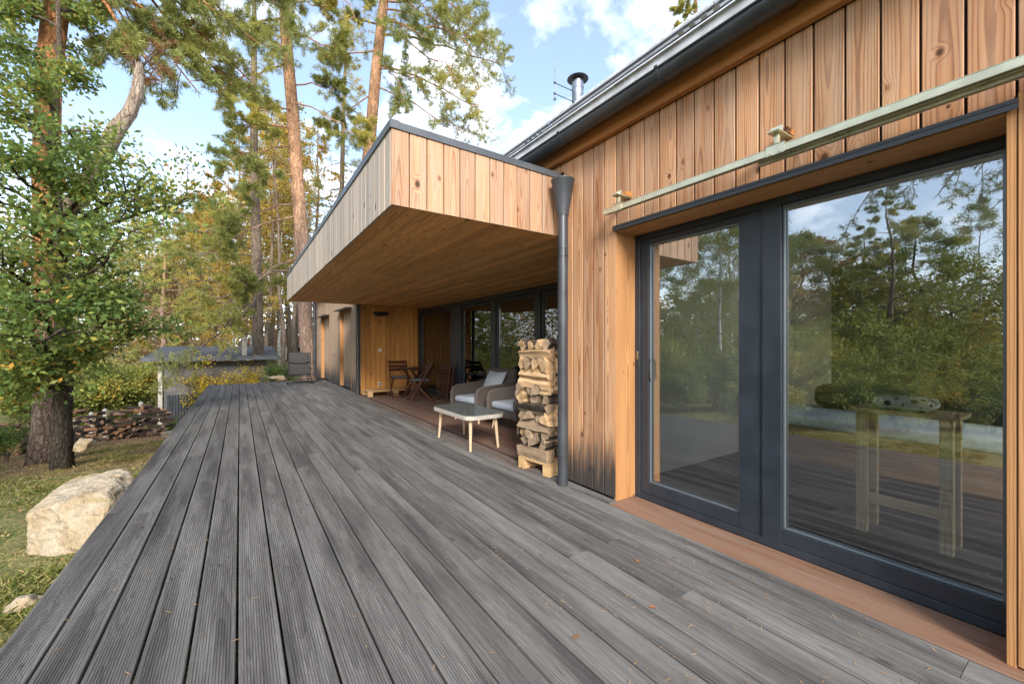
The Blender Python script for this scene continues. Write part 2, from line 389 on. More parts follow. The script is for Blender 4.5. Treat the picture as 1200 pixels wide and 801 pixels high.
# ------------------------------------------------------------------ mesh builder
class MB:
    def __init__(s): s.v = []; s.f = []; s.uv = []; s.r = []; s.mi = []; s.sm = []; s.X = Matrix.Identity(4)
    def add(s, vs, fs, uvs=None, r=None, mi=0, smooth=False):
        o = len(s.v); r = random.random() if r is None else r
        s.v += [tuple(s.X @ Vector(q)) for q in vs]
        for i, f in enumerate(fs):
            s.f.append(tuple(o + k for k in f)); s.r.append(r); s.mi.append(mi); s.sm.append(smooth)
            s.uv.append(uvs[i] if uvs else [(0, 0)] * len(f))
    def prism(s, prof, a, b, P, Q, D, O, r=None, mi=0, cap=True, uvoff=0.0, smooth=False):
        """profile [(p,q)] along axes P,Q, swept along D from a to b; uv = (p, along)"""
        n = len(prof); P, Q, D, O = map(Vector, (P, Q, D, O))
        vs = [O + P * p + Q * q + D * a for p, q in prof] + [O + P * p + Q * q + D * b for p, q in prof]
        fs, uv = [], []
        for i in range(n):
            j = (i + 1) % n
            fs.append((i, j, n + j, n + i)); pi, pj = prof[i], prof[j]
            if abs(pi[0] - pj[0]) > 1e-6: ua, ub = pi[0], pj[0]
            else: ua, ub = pi[0] + pi[1], pj[0] + pj[1]
            uv.append([(ua, a), (ub, a), (ub, b), (ua, b)])
        if cap:
            fs += [tuple(range(n - 1, -1, -1)), tuple(range(n, 2 * n))]
            uv += [[(prof[k][0], a + prof[k][1]) for k in range(n - 1, -1, -1)], [(p, b + q) for p, q in prof]]
        s.add(vs, fs, uv, r, mi, smooth)
    def board(s, c0, c1, axis, ch=.003, r=None, mi=0):
        """axis-aligned board between corners; axis = 0/1/2 is the grain; long edges eased"""
        lo = [min(a, b) for a, b in zip(c0, c1)]; hi = [max(a, b) for a, b in zip(c0, c1)]
        o = [k for k in range(3) if k != axis]
        if hi[o[0]] - lo[o[0]] < hi[o[1]] - lo[o[1]]: o = o[::-1]
        w, t = hi[o[0]] - lo[o[0]], hi[o[1]] - lo[o[1]]
        ch = min(ch, t * .4, w * .4)
        hw, ht = w / 2, t / 2
        prof = [(-hw, -ht + ch), (-hw + ch, -ht), (hw - ch, -ht), (hw, -ht + ch), (hw, ht - ch), (hw - ch, ht), (-hw + ch, ht), (-hw, ht - ch)]
        e = [Vector((1, 0, 0)), Vector((0, 1, 0)), Vector((0, 0, 1))]
        O = Vector(((lo[0] + hi[0]) / 2, (lo[1] + hi[1]) / 2, (lo[2] + hi[2]) / 2)); O[axis] = 0
        s.prism(prof, lo[axis], hi[axis], e[o[0]], e[o[1]], e[axis], O, r, mi)
    def box(s, c0, c1, bev=0.0, seg=2, r=None, mi=0, smooth=None):
        x0, y0, z0 = c0; x1, y1, z1 = c1
        if not bev:
            w = max((x1 - x0, 0), (y1 - y0, 1), (z1 - z0, 2))[1]
            return s.board(c0, c1, w, .0012, r, mi)
        bm = bmesh.new(); bmesh.ops.create_cube(bm, size=1)
        for q in bm.verts: q.co = Vector((x0 + (q.co.x + .5) * (x1 - x0), y0 + (q.co.y + .5) * (y1 - y0), z0 + (q.co.z + .5) * (z1 - z0)))
        bmesh.ops.bevel(bm, geom=bm.edges[:], offset=bev, segments=seg, affect='EDGES', profile=.5)
        s.bm(bm, r, mi, True if smooth is None else smooth)
    def bm(s, bm, r=None, mi=0, smooth=False):
        bm.verts.index_update()
        s.add([q.co.copy() for q in bm.verts], [[q.index for q in f.verts] for f in bm.faces], None, r, mi, smooth); bm.free()
    def tube(s, pts, rad, n=8, cap=True, r=None, mi=0, jit=0.0, smooth=True):
        pts = [Vector(p) for p in pts]
        rad = rad if isinstance(rad, (list, tuple)) else [rad] * len(pts)
        vs, fs, uv = [], [], []
        t0 = (pts[1] - pts[0]).normalized()
        ref = Vector((0, 0, 1)) if abs(t0.z) < .9 else Vector((1, 0, 0))
        a = t0.cross(ref).normalized(); L = 0.0
        for i, p in enumerate(pts):
            t = (pts[min(i + 1, len(pts) - 1)] - pts[max(i - 1, 0)]).normalized()
            a = (a - t * a.dot(t)).normalized(); b = t.cross(a)
            for k in range(n):
                q = 2 * math.pi * k / n; rr = rad[i] * (1 + random.uniform(-jit, jit))
                vs.append(p + a * math.cos(q) * rr + b * math.sin(q) * rr)
        for i in range(len(pts) - 1):
            dl = (pts[i + 1] - pts[i]).length
            for k in range(n):
                j = (k + 1) % n
                fs.append((i * n + k, i * n + j, (i + 1) * n + j, (i + 1) * n + k))
                w = 2 * math.pi * rad[i] / n
                uv.append([(k * w, L), ((k + 1) * w, L), ((k + 1) * w, L + dl), (k * w, L + dl)])
            L += dl
        if cap:
            fs += [tuple(range(n - 1, -1, -1)), tuple(range((len(pts) - 1) * n, len(pts) * n))]
            uv += [[(0, 0)] * n] * 2
        s.add(vs, fs, uv, r, mi, smooth)
    def lathe(s, prof, n=24, c=(0, 0, 0), r=None, mi=0):
        vs = [(c[0] + a * math.cos(2 * math.pi * k / n), c[1] + a * math.sin(2 * math.pi * k / n), c[2] + z) for a, z in prof for k in range(n)]
        fs = [(i * n + k, i * n + (k + 1) % n, (i + 1) * n + (k + 1) % n, (i + 1) * n + k) for i in range(len(prof) - 1) for k in range(n)]
        s.add(vs, fs, None, r, mi, True)
    def build(s, name, mats, parent=None, recalc=True, sharp=40):
        me = bpy.data.meshes.new(name); me.from_pydata(s.v, [], s.f)
        me.uv_layers.new(name='UVMap').data.foreach_set('uv', np.array([c for f in s.uv for q in f for c in q], dtype=np.float32))
        me.attributes.new('rnd', 'FLOAT', 'FACE').data.foreach_set('value', np.array(s.r, dtype=np.float32))
        for m in (mats if isinstance(mats, (list, tuple)) else [mats]): me.materials.append(m)
        me.polygons.foreach_set('material_index', s.mi); me.polygons.foreach_set('use_smooth', s.sm)
        if recalc:
            bm = bmesh.new(); bm.from_mesh(me); bmesh.ops.recalc_face_normals(bm, faces=bm.faces); bm.to_mesh(me); bm.free()
        if any(s.sm): me.set_sharp_from_angle(angle=R(sharp))
        return link(name, me, parent)

def link(name, me, parent=None):
    o = bpy.data.objects.new(name, me); COL.objects.link(o)
    if parent: o.parent = parent
    return o

def tag(o, label, cat, group=None, kind=None):
    if label: o['label'] = label
    if cat: o['category'] = cat
    if group: o['group'] = group
    if kind: o['kind'] = kind
    return o

def thing(name, label, cat, loc=(0, 0, 0), rz=0, group=None):
    o = bpy.data.objects.new(name, None); COL.objects.link(o)
    o.location = loc; o.rotation_euler = (0, 0, rz); o.empty_display_size = .2
    return tag(o, label, cat, group)

def struct(o): o['kind'] = 'structure'; return o

def dup(root, loc, rz=0, label=None, group=None, scale=None):
    r = root.copy(); COL.objects.link(r); r.location = loc; r.rotation_euler = (0, 0, rz)
    if scale: r.scale = (scale,) * 3
    if label: r['label'] = label
    if group: r['group'] = group
    for ch in list(root.children):
        c = ch.copy(); COL.objects.link(c); c.parent = r
        for gr in ch.children:
            d = gr.copy(); COL.objects.link(d); d.parent = c
    return r

def quads_mesh(name, V4, rnd, mat, parent=None):
    """V4: (N,4,3) leaf quads"""
    n = len(V4); me = bpy.data.meshes.new(name)
    me.vertices.add(n * 4); me.vertices.foreach_set('co', V4.reshape(-1).astype(np.float32))
    me.loops.add(n * 4); me.loops.foreach_set('vertex_index', np.arange(n * 4, dtype=np.int32))
    me.polygons.add(n); me.polygons.foreach_set('loop_start', np.arange(0, n * 4, 4, dtype=np.int32))
    me.polygons.foreach_set('loop_total', np.full(n, 4, dtype=np.int32))
    me.attributes.new('rnd', 'FLOAT', 'FACE').data.foreach_set('value', np.clip(rnd, 0, 1).astype(np.float32))
    me.materials.append(mat); me.update(); me.validate()
    return link(name, me, parent)

def unit(a): return a / np.maximum(np.linalg.norm(a, axis=-1, keepdims=True), 1e-9)

def leaves(P, D, per, spread, ln, wd, droop=.2, flat=.5):
    """leaf quads scattered about twig points P (N,3) with twig directions D"""
    n = len(P) * per
    c = np.repeat(P, per, 0) + rng.normal(0, spread, (n, 3)) * (1, 1, .75)
    d = unit(np.repeat(D, per, 0) * .8 + rng.normal(0, .7, (n, 3)) + (0, 0, -droop))
    up = unit(rng.normal(0, flat, (n, 3)) + (0, 0, 1))
    s = unit(np.cross(d, up))
    l = ln * rng.uniform(.5, 1.35, (n, 1)); w = wd * rng.uniform(.7, 1.2, (n, 1))
    nrm = np.cross(s, d)
    return np.stack([c, c + d * l * .5 + s * w * .5 + nrm * w * .12, c + d * l, c + d * l * .5 - s * w * .5 + nrm * w * .12], 1)

def tufts(P, D, per, ln, wd, fan=.75):
    n = len(P) * per
    c = np.repeat(P, per, 0) + np.repeat(D, per, 0) * rng.uniform(-.06, .02, (n, 1))
    d = unit(np.repeat(D, per, 0) + rng.normal(0, fan, (n, 3)))
    s = unit(np.cross(d, rng.normal(0, 1, (n, 3))))
    l = ln * rng.uniform(.7, 1.2, (n, 1)); w = wd * rng.uniform(.8, 1.2, (n, 1))
    return np.stack([c, c + d * l * .55 + s * w * .5, c + d * l, c + d * l * .55 - s * w * .5], 1)

def clump_rnd(P, per, lo=.0, hi=1.0, noise_sc=1.1, jit=.13, seed=0.0):
    v = np.array([mnoise.noise(Vector((p[0] * noise_sc + seed, p[1] * noise_sc, p[2] * noise_sc))) for p in P])
    v = lo + (hi - lo) * (.45 + .55 * v)
    return np.repeat(v, per) + rng.normal(0, jit, len(P) * per)

# ------------------------------------------------------------------ branching
class Grower:
    def __init__(s, seed=1): s.mb = MB(); s.tw = []; s.rd = random.Random(seed)
    def rv(s, k=1.0): return Vector((s.rd.gauss(0, k), s.rd.gauss(0, k), s.rd.gauss(0, k)))
    def limb(s, a, b, r, sag=.0, kids=6, klen=.45, lvl=1, sides=6, start=.35, tip=.35, wob=.06, flat=.6, side_only=False):
        a, b = Vector(a), Vector(b); L = (b - a).length; n = 7
        pts = []
        for i in range(n + 1):
            t = i / n
            p = a.lerp(b, t); p.z += sag * L * (4 * t * (1 - t)) * .5
            if 0 < i: p += s.rv(wob * L * .35 * t)
            pts.append(p)
        s.mb.tube(pts, [r * (1 - (1 - tip) * i / n) for i in range(n + 1)], sides, cap=False)
        for k in range(kids):
            t = start + (1 - start) * (k + s.rd.random()) / kids
            i = min(int(t * n), n - 1); p = pts[i].lerp(pts[i + 1], t * n - i)
            d = (pts[i + 1] - pts[i]).normalized()
            q = s.rv(); q.z *= flat; q = (q - d * q.dot(d)).normalized()
            dd = (d * s.rd.uniform(.35, 1.0) + q * s.rd.uniform(.6, 1.1)); dd.z += .08; dd.normalize()
            kl = L * klen * s.rd.uniform(.55, 1.15) * (1.15 - .5 * t)
            if lvl > 1: s.limb(p, p + dd * kl, r * .42 * (1 - .4 * t), sag * .5, max(3, kids - 2), klen, lvl - 1, 4, .25, .3, wob, flat)
            else: s.twig(p, dd, kl, r * .28)
        s.tw.append((pts[-1], (pts[-1] - pts[-2]).normalized()))
        if lvl <= 1:
            for i in range(n // 2, n): s.tw.append((pts[i], (pts[i + 1] - pts[i]).normalized()))
        return pts
    def twig(s, p, d, L, r):
        n = 3; pts = [p]
        for i in range(n):
            d = (d + s.rv(.22)).normalized(); pts.append(pts[-1] + d * L / n)
            s.tw.append((pts[-1], d.copy()))
        s.mb.tube(pts, [r, r * .8, r * .6, r * .35], 3, cap=False)
    def trunk(s, pts, rad, sides=12): s.mb.tube(pts, rad, sides, cap=True, jit=.04)
    def arrays(s): return np.array([tuple(p) for p, _ in s.tw]), np.array([tuple(d) for _, d in s.tw])
CLOUD_SEED, CLOUD_COL, SKY_STR, SUN_STR, EXPO = 3.7, (7.6, 7.8, 8.1, 1), .15, 2.3, 1.35
# ================================================================== SETTING
def mk_terrain():
    def axis(lo, hi, near_lo, near_hi, step, far):
        a = list(np.arange(near_lo, near_hi + 1e-6, step)); x = near_hi; st = step
        while x < far: st *= 1.35; x += st; a.append(x)
        x = near_lo; st = step
        while x > -far: st *= 1.35; x -= st; a.insert(0, x)
        return a
    xs = axis(0, 0, -14, 10, .35, 900); ys = axis(0, 0, -3, 26, .35, 900)
    vs = [(x, y, ground(x, y)) for y in ys for x in xs]; n = len(xs)
    fs = [(j * n + i, j * n + i + 1, (j + 1) * n + i + 1, (j + 1) * n + i) for j in range(len(ys) - 1) for i in range(n - 1)]
    mb = MB(); mb.add(vs, fs, None, .5, 0, True)
    return struct(mb.build('ground', M['ground'], recalc=False, sharp=180))
mk_terrain()

# ---- deck: grooved boards with real gaps
def mk_deck_mesh():
    mb = MB(); P0, PITCH, GAP = -.658, .1622, .0100
    T = .027
    def prof(w):
        hw = w / 2; pr = [(-hw, -T), (hw, -T), (hw, -.003), (hw - .003, 0)]
        a, b = hw - .014, -hw + .014; n = max(1, round((a - b) / .0102)); st = (a - b) / n
        for i in range(n):
            x = a - i * st
            pr += [(x, 0), (x - st * .24, -.0022), (x - st * .58, -.0022), (x - st * .84, 0)]
        pr += [(-hw + .003, 0), (-hw, -.003)]
        return pr
    k = -1
    while True:
        x0 = P0 + PITCH * k + GAP / 2; x1 = P0 + PITCH * (k + 1) - GAP / 2
        if k == -1: x0 = -.822
        if x0 > 4.05: break
        segs = []
        if x1 < 2.44: segs = [(-1.6, 15.95)]
        elif x0 < 2.44: segs = [(-1.6, 2.275), (2.277, 15.95)]
        else: segs = [(2.86, 10.74)]
        for si, (ya, yb) in enumerate(segs):
            xa, xb = x0, x1
            if x0 < 2.44 < x1 + .05:
                if si == 0: xb = min(x1, 2.440)
                else: xb = min(x1, 2.522)
            elif x0 >= 2.44 and x0 < 2.53: xb = x1
            if x0 >= 2.44 and x1 > 4.05: xb = 4.05
            if xb - xa < .02: continue
            cuts = [ya]; y = ya + random.uniform(.6, 3.8)
            while y < yb - .7: cuts.append(y); y += random.choice([3.9, 4.2, 4.8, 5.1]) * random.uniform(.95, 1.05)
            cuts.append(yb)
            for a, b in zip(cuts, cuts[1:]):
                dz = random.uniform(-.0012, .0012)
                mb.prism(prof(xb - xa), a + .0012, b - .0012, (1, 0, 0), (0, 0, 1), (0, 1, 0), ((xa + xb) / 2, 0, dz))
        k += 1
    # edge row in front of the house beyond the niche
    mb.prism(prof(.115), 10.78, 15.95, (1, 0, 0), (0, 0, 1), (0, 1, 0), (2.464, 0, 0)) if False else None
    return struct(mb.build('deck', M['deck']))
mk_deck_mesh()
mb = MB()
for y in np.arange(-1.4, 15.9, .55): mb.board((-.74, y, -.17), (2.50, y + .06, -.0285), 0)
mb.board((-.80, -1.55, -.185), (-.765, 15.9, -.030), 1)
mb.board((-.80, 15.9, -.185), (2.5, 15.935, -.030), 0)
for y in np.arange(3.1, 10.7, .55): mb.board((2.51, y, -.17), (4.05, y + .06, -.0285), 0)
for y in np.arange(-1.0, 16, 2.1):
    for x in (-.70, .8, 2.2): mb.board((x, y, -.9 if y < 12 else -1.9), (x + .1, y + .1, -.171), 2)
struct(mb.build('deck_joists', M['core']))

# ================================================================== HOUSE
XW, TB = 2.53, .022
HOUSE = thing('timber_house', 'larch clad house with anthracite windows and a deep flat canopy beside the deck', 'house')

def clad(mb, y0, y1, z0, z1, pitch, x=XW, gap=.0095):
    n = max(1, round((y1 - y0) / pitch)); w = (y1 - y0) / n
    for i in range(n):
        dx = random.uniform(0, .002)
        mb.board((x + dx, y0 + i * w + gap / 2, z0), (x + TB + dx, y0 + (i + 1) * w - gap / 2, z1), 2, .003)

# -- walls
mb = MB()
clad(mb, 2.291, 2.936, .012, 2.947, .136)
clad(mb, .241, 2.291, 2.206, 2.947, .1367)
clad(mb, -3.0, .212, .012, 2.947, .140)
clad(mb, 2.843, 10.75, 2.874, 2.947, .140)
mb.board((XW + .001, .215, 2.235), (XW + TB, .2375, 2.947), 2)
mb.build('wall_cladding', M['siding'], HOUSE)
mb = MB()
clad(mb, 10.75, 11.70, .012, 2.947, .136)
clad(mb, 13.25, 15.0, .012, 2.947, .140)
clad(mb, 16.7, 17.77, .012, 2.947, .134)
clad(mb, 11.70, 13.25, 2.25, 2.947, .14); clad(mb, 15.0, 16.7, 2.25, 2.947, .14)
mb.build('weathered_wall_cladding', M['siding_far'], HOUSE)
mb = MB()                                            # niche back wall
n = 12; w = (4.06 - 2.545) / n
for i in range(n): mb.board((2.545 + i * w + .003, 10.75, .012), (2.545 + (i + 1) * w - .003, 10.772, 2.262), 2)
mb.build('niche_cladding', M['siding_niche'], HOUSE); mb = MB()
for i in range(11): mb.board((2.575 + i * .135, 2.985, .012), (2.575 + (i + 1) * .135 - .006, 3.005, 2.262), 2)
mb.build('niche_cladding', M['siding_niche'], HOUSE)
mb = MB()                                            # wall cores behind the boards
mb.box((2.558, 2.32, -.3), (2.84, 2.98, 3.1)); mb.box((2.558, .19, 2.2), (2.84, 2.318, 3.1)); mb.box((2.558, -3.0, -.3), (2.84, .186, 3.1))
mb.box((2.558, 2.985, 2.9), (2.84, 10.74, 3.1)); mb.box((2.66, 10.776, -.3), (2.80, 17.74, 3.1)); mb.box((2.557, 10.776, -.3), (2.659, 11.69, 3.1)); mb.box((2.557, 13.26, -.3), (2.659, 14.99, 3.1)); mb.box((2.557, 16.71, -.3), (2.659, 17.74, 3.1)); mb.box((2.557, 11.691, 2.25), (2.659, 13.259, 3.1)); mb.box((2.557, 14.991, 2.25), (2.659, 16.709, 3.1)); mb.box((2.804, 10.776, -.3), (8.3, 10.95, 3.1))
mb.box((2.5, 10.85, -1.0), (2.556, 17.74, -.06))
mb.box((2.845, 2.555, -.3), (4.2, 2.97, 3.0))
mb.box((2.44, -3, -.35), (2.76, 2.30, -.047)); mb.box((2.44, 2.301, -.35), (2.556, 2.98, -.032))
mb.build('wall_core', M['core'], HOUSE)
mb = MB()                                            # gables and back wall
for y in (17.72,):
    mb.prism([(2.57, -1.2), (8.3, -1.2), (8.3, 3.05), (5.42, 5.75), (2.57, 3.05)], y, y + .05, (1, 0, 0), (0, 0, 1), (0, 1, 0), (0, 0, 0))
mb.box((8.31, -3.0, -1.2), (8.36, 17.7, 3.0))
mb.prism([(2.57, 2.66), (8.3, 2.66), (8.3, 3.05), (5.42, 5.75), (2.57, 3.05)], -3.02, -2.97, (1, 0, 0), (0, 0, 1), (0, 1, 0), (0, 0, 0)); mb.box((2.57, -3.02, -1.2), (8.3, -2.985, -.03))
mb.build('gable_wall', M['siding_far'], HOUSE)

# -- eaves board, gutter, roof
mb = MB()
for a, b in ((-3.1, 1.7), (1.703, 6.1), (6.103, 10.9), (10.903, 17.85)):
    mb.board((2.475, a, 2.95), (2.528, b, 3.120), 1, .004)
    mb.board((2.345, a, 3.122), (2.60, b, 3.138), 1, .003)
mb.build('eaves_board', M['plate'], HOUSE)
mb = MB()
NG = 14; gx, gz, gr = 2.372, 3.080, .068
pro = [(gx + gr * math.cos(math.pi + math.pi * i / NG), gz + gr * math.sin(math.pi + math.pi * i / NG)) for i in range(NG + 1)]
pro = [(pro[0][0] - .006, gz + .012), (pro[0][0] - .012, gz + .004), (pro[0][0] - .006, gz - .004)] + pro
inner = [(gx + (gr - .004) * math.cos(2 * math.pi - math.pi * i / NG), gz + (gr - .004) * math.sin(2 * math.pi - math.pi * i / NG)) for i in range(NG + 1)]
mb.prism(pro + inner, -3.1, 17.9, (1, 0, 0), (0, 0, 1), (0, 1, 0), (0, 0, 0), smooth=True)
GUT = mb.build('gutter', M['gutter'], HOUSE, sharp=50)
for y in (-1.4, -.3, .75, 1.72, 2.72, 3.6, 4.5, 5.5):
    mb = MB()
    rr = gr + .005
    p2 = [(gx + rr * math.cos(math.pi + math.pi * i / NG), gz + rr * math.sin(math.pi + math.pi * i / NG)) for i in range(NG + 1)]
    p3 = [(gx + (rr - .0035) * math.cos(2 * math.pi - math.pi * i / NG), gz + (rr - .0035) * math.sin(2 * math.pi - math.pi * i / NG)) for i in range(NG + 1)]
    mb.prism([(p2[0][0] - .012, gz + .018), (p2[0][0] - .016, gz + .004)] + p2 + p3, y, y + .022, (1, 0, 0), (0, 0, 1), (0, 1, 0), (0, 0, 0))
    mb.build('bracket', M['metal'], GUT)
EX, EZ, RX, RZ = 2.335, 3.160, 5.40, 5.885
def roofz(x): return EZ + (x - EX) * (RZ - EZ) / (RX - EX)
mb = MB()
nc = 12; sl = Vector((RX - EX, 0, RZ - EZ)); Ls = sl.length; sd = sl.normalized(); nn = Vector((-sd.z, 0, sd.x))
for k in range(nc):
    a, b = Ls * k / nc - .02, Ls * (k + 1) / nc + .02
    O = Vector((EX, 0, EZ)) + nn * .012
    y = -3.2
    while y < 17.95:
        y1 = min(y + .33, 17.96)
        mb.prism([(a, .016), (b, .0), (b, -.012), (a, .002)], y + .002 , y1 - .002, sd, nn, Vector((0, 1, 0)), O + Vector((0, (.16 if k % 2 else 0), 0)), r=random.random())
        y += .33
sd2 = Vector((-sd.x, 0, sd.z)); nn2 = Vector((sd.z, 0, sd.x))
for a_, b_, y0_, y1_ in ((0, Ls, -3.2, -2.3), (0, Ls, 2.5, 17.95), (0, .9, -2.3, 2.5), (3.5, Ls, -2.3, 2.5)):
    mb.prism([(a_, .012), (b_, .012), (b_, -.03), (a_, -.03)], y0_, y1_, sd2, nn2, Vector((0, 1, 0)), Vector((2 * RX - EX, 0, EZ)))
mb.prism([(0, -.005), (Ls, -.005), (Ls, -.06), (0, -.06)], -3.15, 17.9, sd, nn, Vector((0, 1, 0)), Vector((EX + .02, 0, EZ)))
ROOF = mb.build('roof', M['roof'], HOUSE)
mb = MB(); mb.prism([(.9, .005), (3.5, .005), (3.5, -.003), (.9, -.003)], -2.3, 2.5, sd2, nn2, Vector((0, 1, 0)), Vector((2 * RX - EX, 0, EZ))); mb.build('added_roof_window', M['glass3'], ROOF)  # added skylight, out of view, put in to brighten the room
mb = MB(); mb.tube([(RX, -3.2, RZ - .03), (RX, 18.0, RZ - .03)], .085, 12); mb.build('ridge_cap', M['roof'], ROOF)
# eaves flashing strip above the gutter
mb = MB(); mb.prism([(-.03, .030), (.13, .032), (.13, .028), (-.03, .026)], -3.15, 17.9, sd, nn, Vector((0, 1, 0)), Vector((EX, 0, EZ))); mb.box((2.314, -3.15, 3.085), (2.317, 17.9, 3.178))
mb.build('eaves_flashing', M['roof'], ROOF)
# snow guards: perforated brackets with two rails
SG = [(1.5, .42), (3.25, .42), (5.0, .42), (-.3, .42), (7, .42), (9, .42)]
for y, s in SG:
    mb = MB(); o = Vector((EX, y, EZ)) + sd * s
    mb.prism([(-.10, .03), (.12, .03), (.12, .034), (-.10, .034)], -.02, .02, sd, nn, Vector((0, 1, 0)), o)
    mb.prism([(-.02, .034), (.03, .034), (.03, .085), (-.02, .085)], -.003, .003, sd, nn, Vector((0, 1, 0)), o)
    q = Vector((EX, y, EZ)) + sd * .16
    for e in range(4): mb.prism([(-.006, .034), (.006, .034), (.006, .062), (-.006, .062)], -.13 + e * .08, -.09 + e * .08, sd, nn, Vector((0, 1, 0)), q)
    mb.prism([(-.04, .040), (.03, .040), (.03, .043), (-.04, .043)], -.17, .2, sd, nn, Vector((0, 1, 0)), q)
    mb.build('snow_guard', M['steel'], ROOF)
for h, s in ((.048, .425), (.021, .16)):
    mb = MB(); o = Vector((EX, 0, EZ)) + sd * s + nn * h + nn * .012
    mb.tube([o + Vector((0, -3.0, 0)), o + Vector((0, 17.6, 0))], .010, 10)
    mb.build('snow_rail', M['gutter'], ROOF)

# -- chimney with lightning rod
cx, cy = 5.43, 5.88
mb = MB()
mb.lathe([(.112, 0), (.112, .44), (.118, .442), (.118, .48), (.112, .482), (.112, .56), (.104, .56), (.104, .60)], 24, (cx, cy, RZ - .15))
CH = mb.build('chimney_flue', M['fluesteel'], HOUSE)
mb = MB(); mb.lathe([(.0, .055), (.10, .04), (.20, -.01), (.205, -.02), (.19, -.02), (.0, .0)], 24, (cx, cy, RZ + .50))
for k in range(4):
    a = k * math.pi / 2; mb.box((cx + .09 * math.cos(a) - .008, cy + .09 * math.sin(a) - .008, RZ + .40), (cx + .09 * math.cos(a) + .008, cy + .09 * math.sin(a) + .008, RZ + .50))
mb.build('rain_cap', M['gutter'], CH)
mb = MB()
mb.tube([(4.86, 5.88, 5.45), (4.86, 5.88, 6.60)], .006, 6)
for z in (6.10, 5.90): mb.tube([(cx - .11, cy, z), (4.85, 5.88, z)], .008, 6); mb.box((4.84, 5.865, z - .018), (4.88, 5.895, z + .018), .004)
mb.lathe([(.0, -.03), (.022, -.02), (.026, 0), (.022, .02), (0, .03)], 10, (4.86, 5.88, 5.80))
mb.build('lightning_rod', M['gutter'], CH)

# -- flat canopy
CX0, CY0, CY1, CZ0, CZ1 = .907, 2.938, 10.77, 2.264, 2.816
CAN = MB(); CAN.box((CX0 + .03, CY0 + .03, CZ0 + .024), (2.528, CY1 - .03, CZ1 + .01)); CAN = CAN.build('canopy', M['core'], HOUSE)
mb = MB(); n = 12; w = (2.56 - CX0) / n
for i in range(n):
    if i == n - 1: mb.board((CX0 + i * w + .004, CY0, CZ0), (2.527, CY0 + TB, CZ1), 2)
    else: mb.board((CX0 + i * w + .004, CY0 + random.uniform(0, .002), CZ0), (CX0 + (i + 1) * w - .004, CY0 + TB, CZ1), 2)
mb.build('front_fascia', M['fascia'], CAN)
mb = MB(); n = 56; w = (CY1 - CY0 - TB) / n
for i in range(n): mb.board((CX0 + random.uniform(0, .002), CY0 + TB + .001 + i * w + .003, CZ0), (CX0 + TB, CY0 + TB + (i + 1) * w - .006, CZ1), 2)
for i in range(12): mb.board((CX0 + .03 + i * .133, CY1 - TB, CZ0), (CX0 + .03 + (i + 1) * .133 - .006, CY1, CZ1), 2)
mb.build('side_fascia', M['fascia_grey'], CAN)
mb = MB(); x = CX0 + TB + .002
while x < 4.02:
    x1 = min(x + .121, 4.055)
    cuts = [CY0 + TB + .002] + ([random.uniform(4.5, 9)] if random.random() < .7 else []) + [CY1 - TB - .002]
    for a, b in zip(cuts, cuts[1:]): mb.board((x + .0022, a + .0005, CZ0 + .004), (x1 - .0022, b - .0005, CZ0 + .022), 1, .003)
    x = x1
mb.build('soffit', M['soffit'], CAN)
mb = MB()
fz = CZ1 + .002
mb.prism([(-.010, -.004), (.06, -.004), (.06, .056), (-.010, .056)], CY0 - .012, CY1 + .012, (1, 0, 0), (0, 0, 1), (0, 1, 0), (CX0, 0, fz))
mb.prism([(-.010, -.004), (.06, -.004), (.06, .050), (-.010, .050)], CX0 + .062, 2.50, (0, 1, 0), (0, 0, 1), (1, 0, -.012), (0, CY0, fz + .0112))
mb.box((CX0 + .062, CY0 + .062, fz + .004), (2.528, CY1 - .01, fz + .022))
mb.build('flashing', M['flash'], CAN)

# -- downpipes
def downpipe(x, y, ztop, r, hopper):
    mb = MB(); mb.tube([(x, y, .002), (x, y, ztop)], r, 20)
    p = mb.build('downpipe', M['gutter'], HOUSE)
    for z in ((.20, .27, ztop - .38, ztop - .31) if hopper else (.25, ztop - .3)):
        mb = MB(); mb.lathe([(r, -.006), (r + .004, -.005), (r + .004, .005), (r, .006)], 20, (x, y, z)); mb.build('pipe_clip', M['gutter'], p)
    mb = MB(); mb.box((x - .012, y - r - .012, ztop - .37), (x + .012, y - r + .002, ztop - .32)); mb.build('wall_clamp', M['gutter'], p)
    if hopper:
        mb = MB(); mb.lathe([(r + .004, -.02), (r + .006, .0), (.102, .285), (.106, .292), (.106, .302), (.098, .302), (r - .002, .02), (r - .002, -.02)], 28, (x, y, ztop))
        mb.build('hopper', M['metal'], p)
downpipe(2.406, 2.80, 2.42, .0465, True)
downpipe(2.47, 10.72, 2.262, .046, False)
downpipe(2.44, 17.62, 3.06, .05, False)

# -- big sliding door
DY0, DY1, FZ0, FZ1, FX = .292, 2.288, -.010, 2.158, 2.758
mb = MB()
mb.board((2.533, 2.262 + .029, .03), (2.80, 2.318, 2.20), 2) if False else None
DOOR = MB()
DOOR.box((FX, DY1 + .0, FZ0), (FX + .10, DY1 - .048, FZ1)); DOOR.box((FX, DY0 - .04, FZ0), (FX + .10, DY0, FZ1))
DOOR.box((FX, DY0 + .001, FZ0), (FX + .10, DY1 - .049, FZ0 + .045)); DOOR.box((FX, DY0 + .001, FZ1 - .045), (FX + .10, DY1 - .049, FZ1))
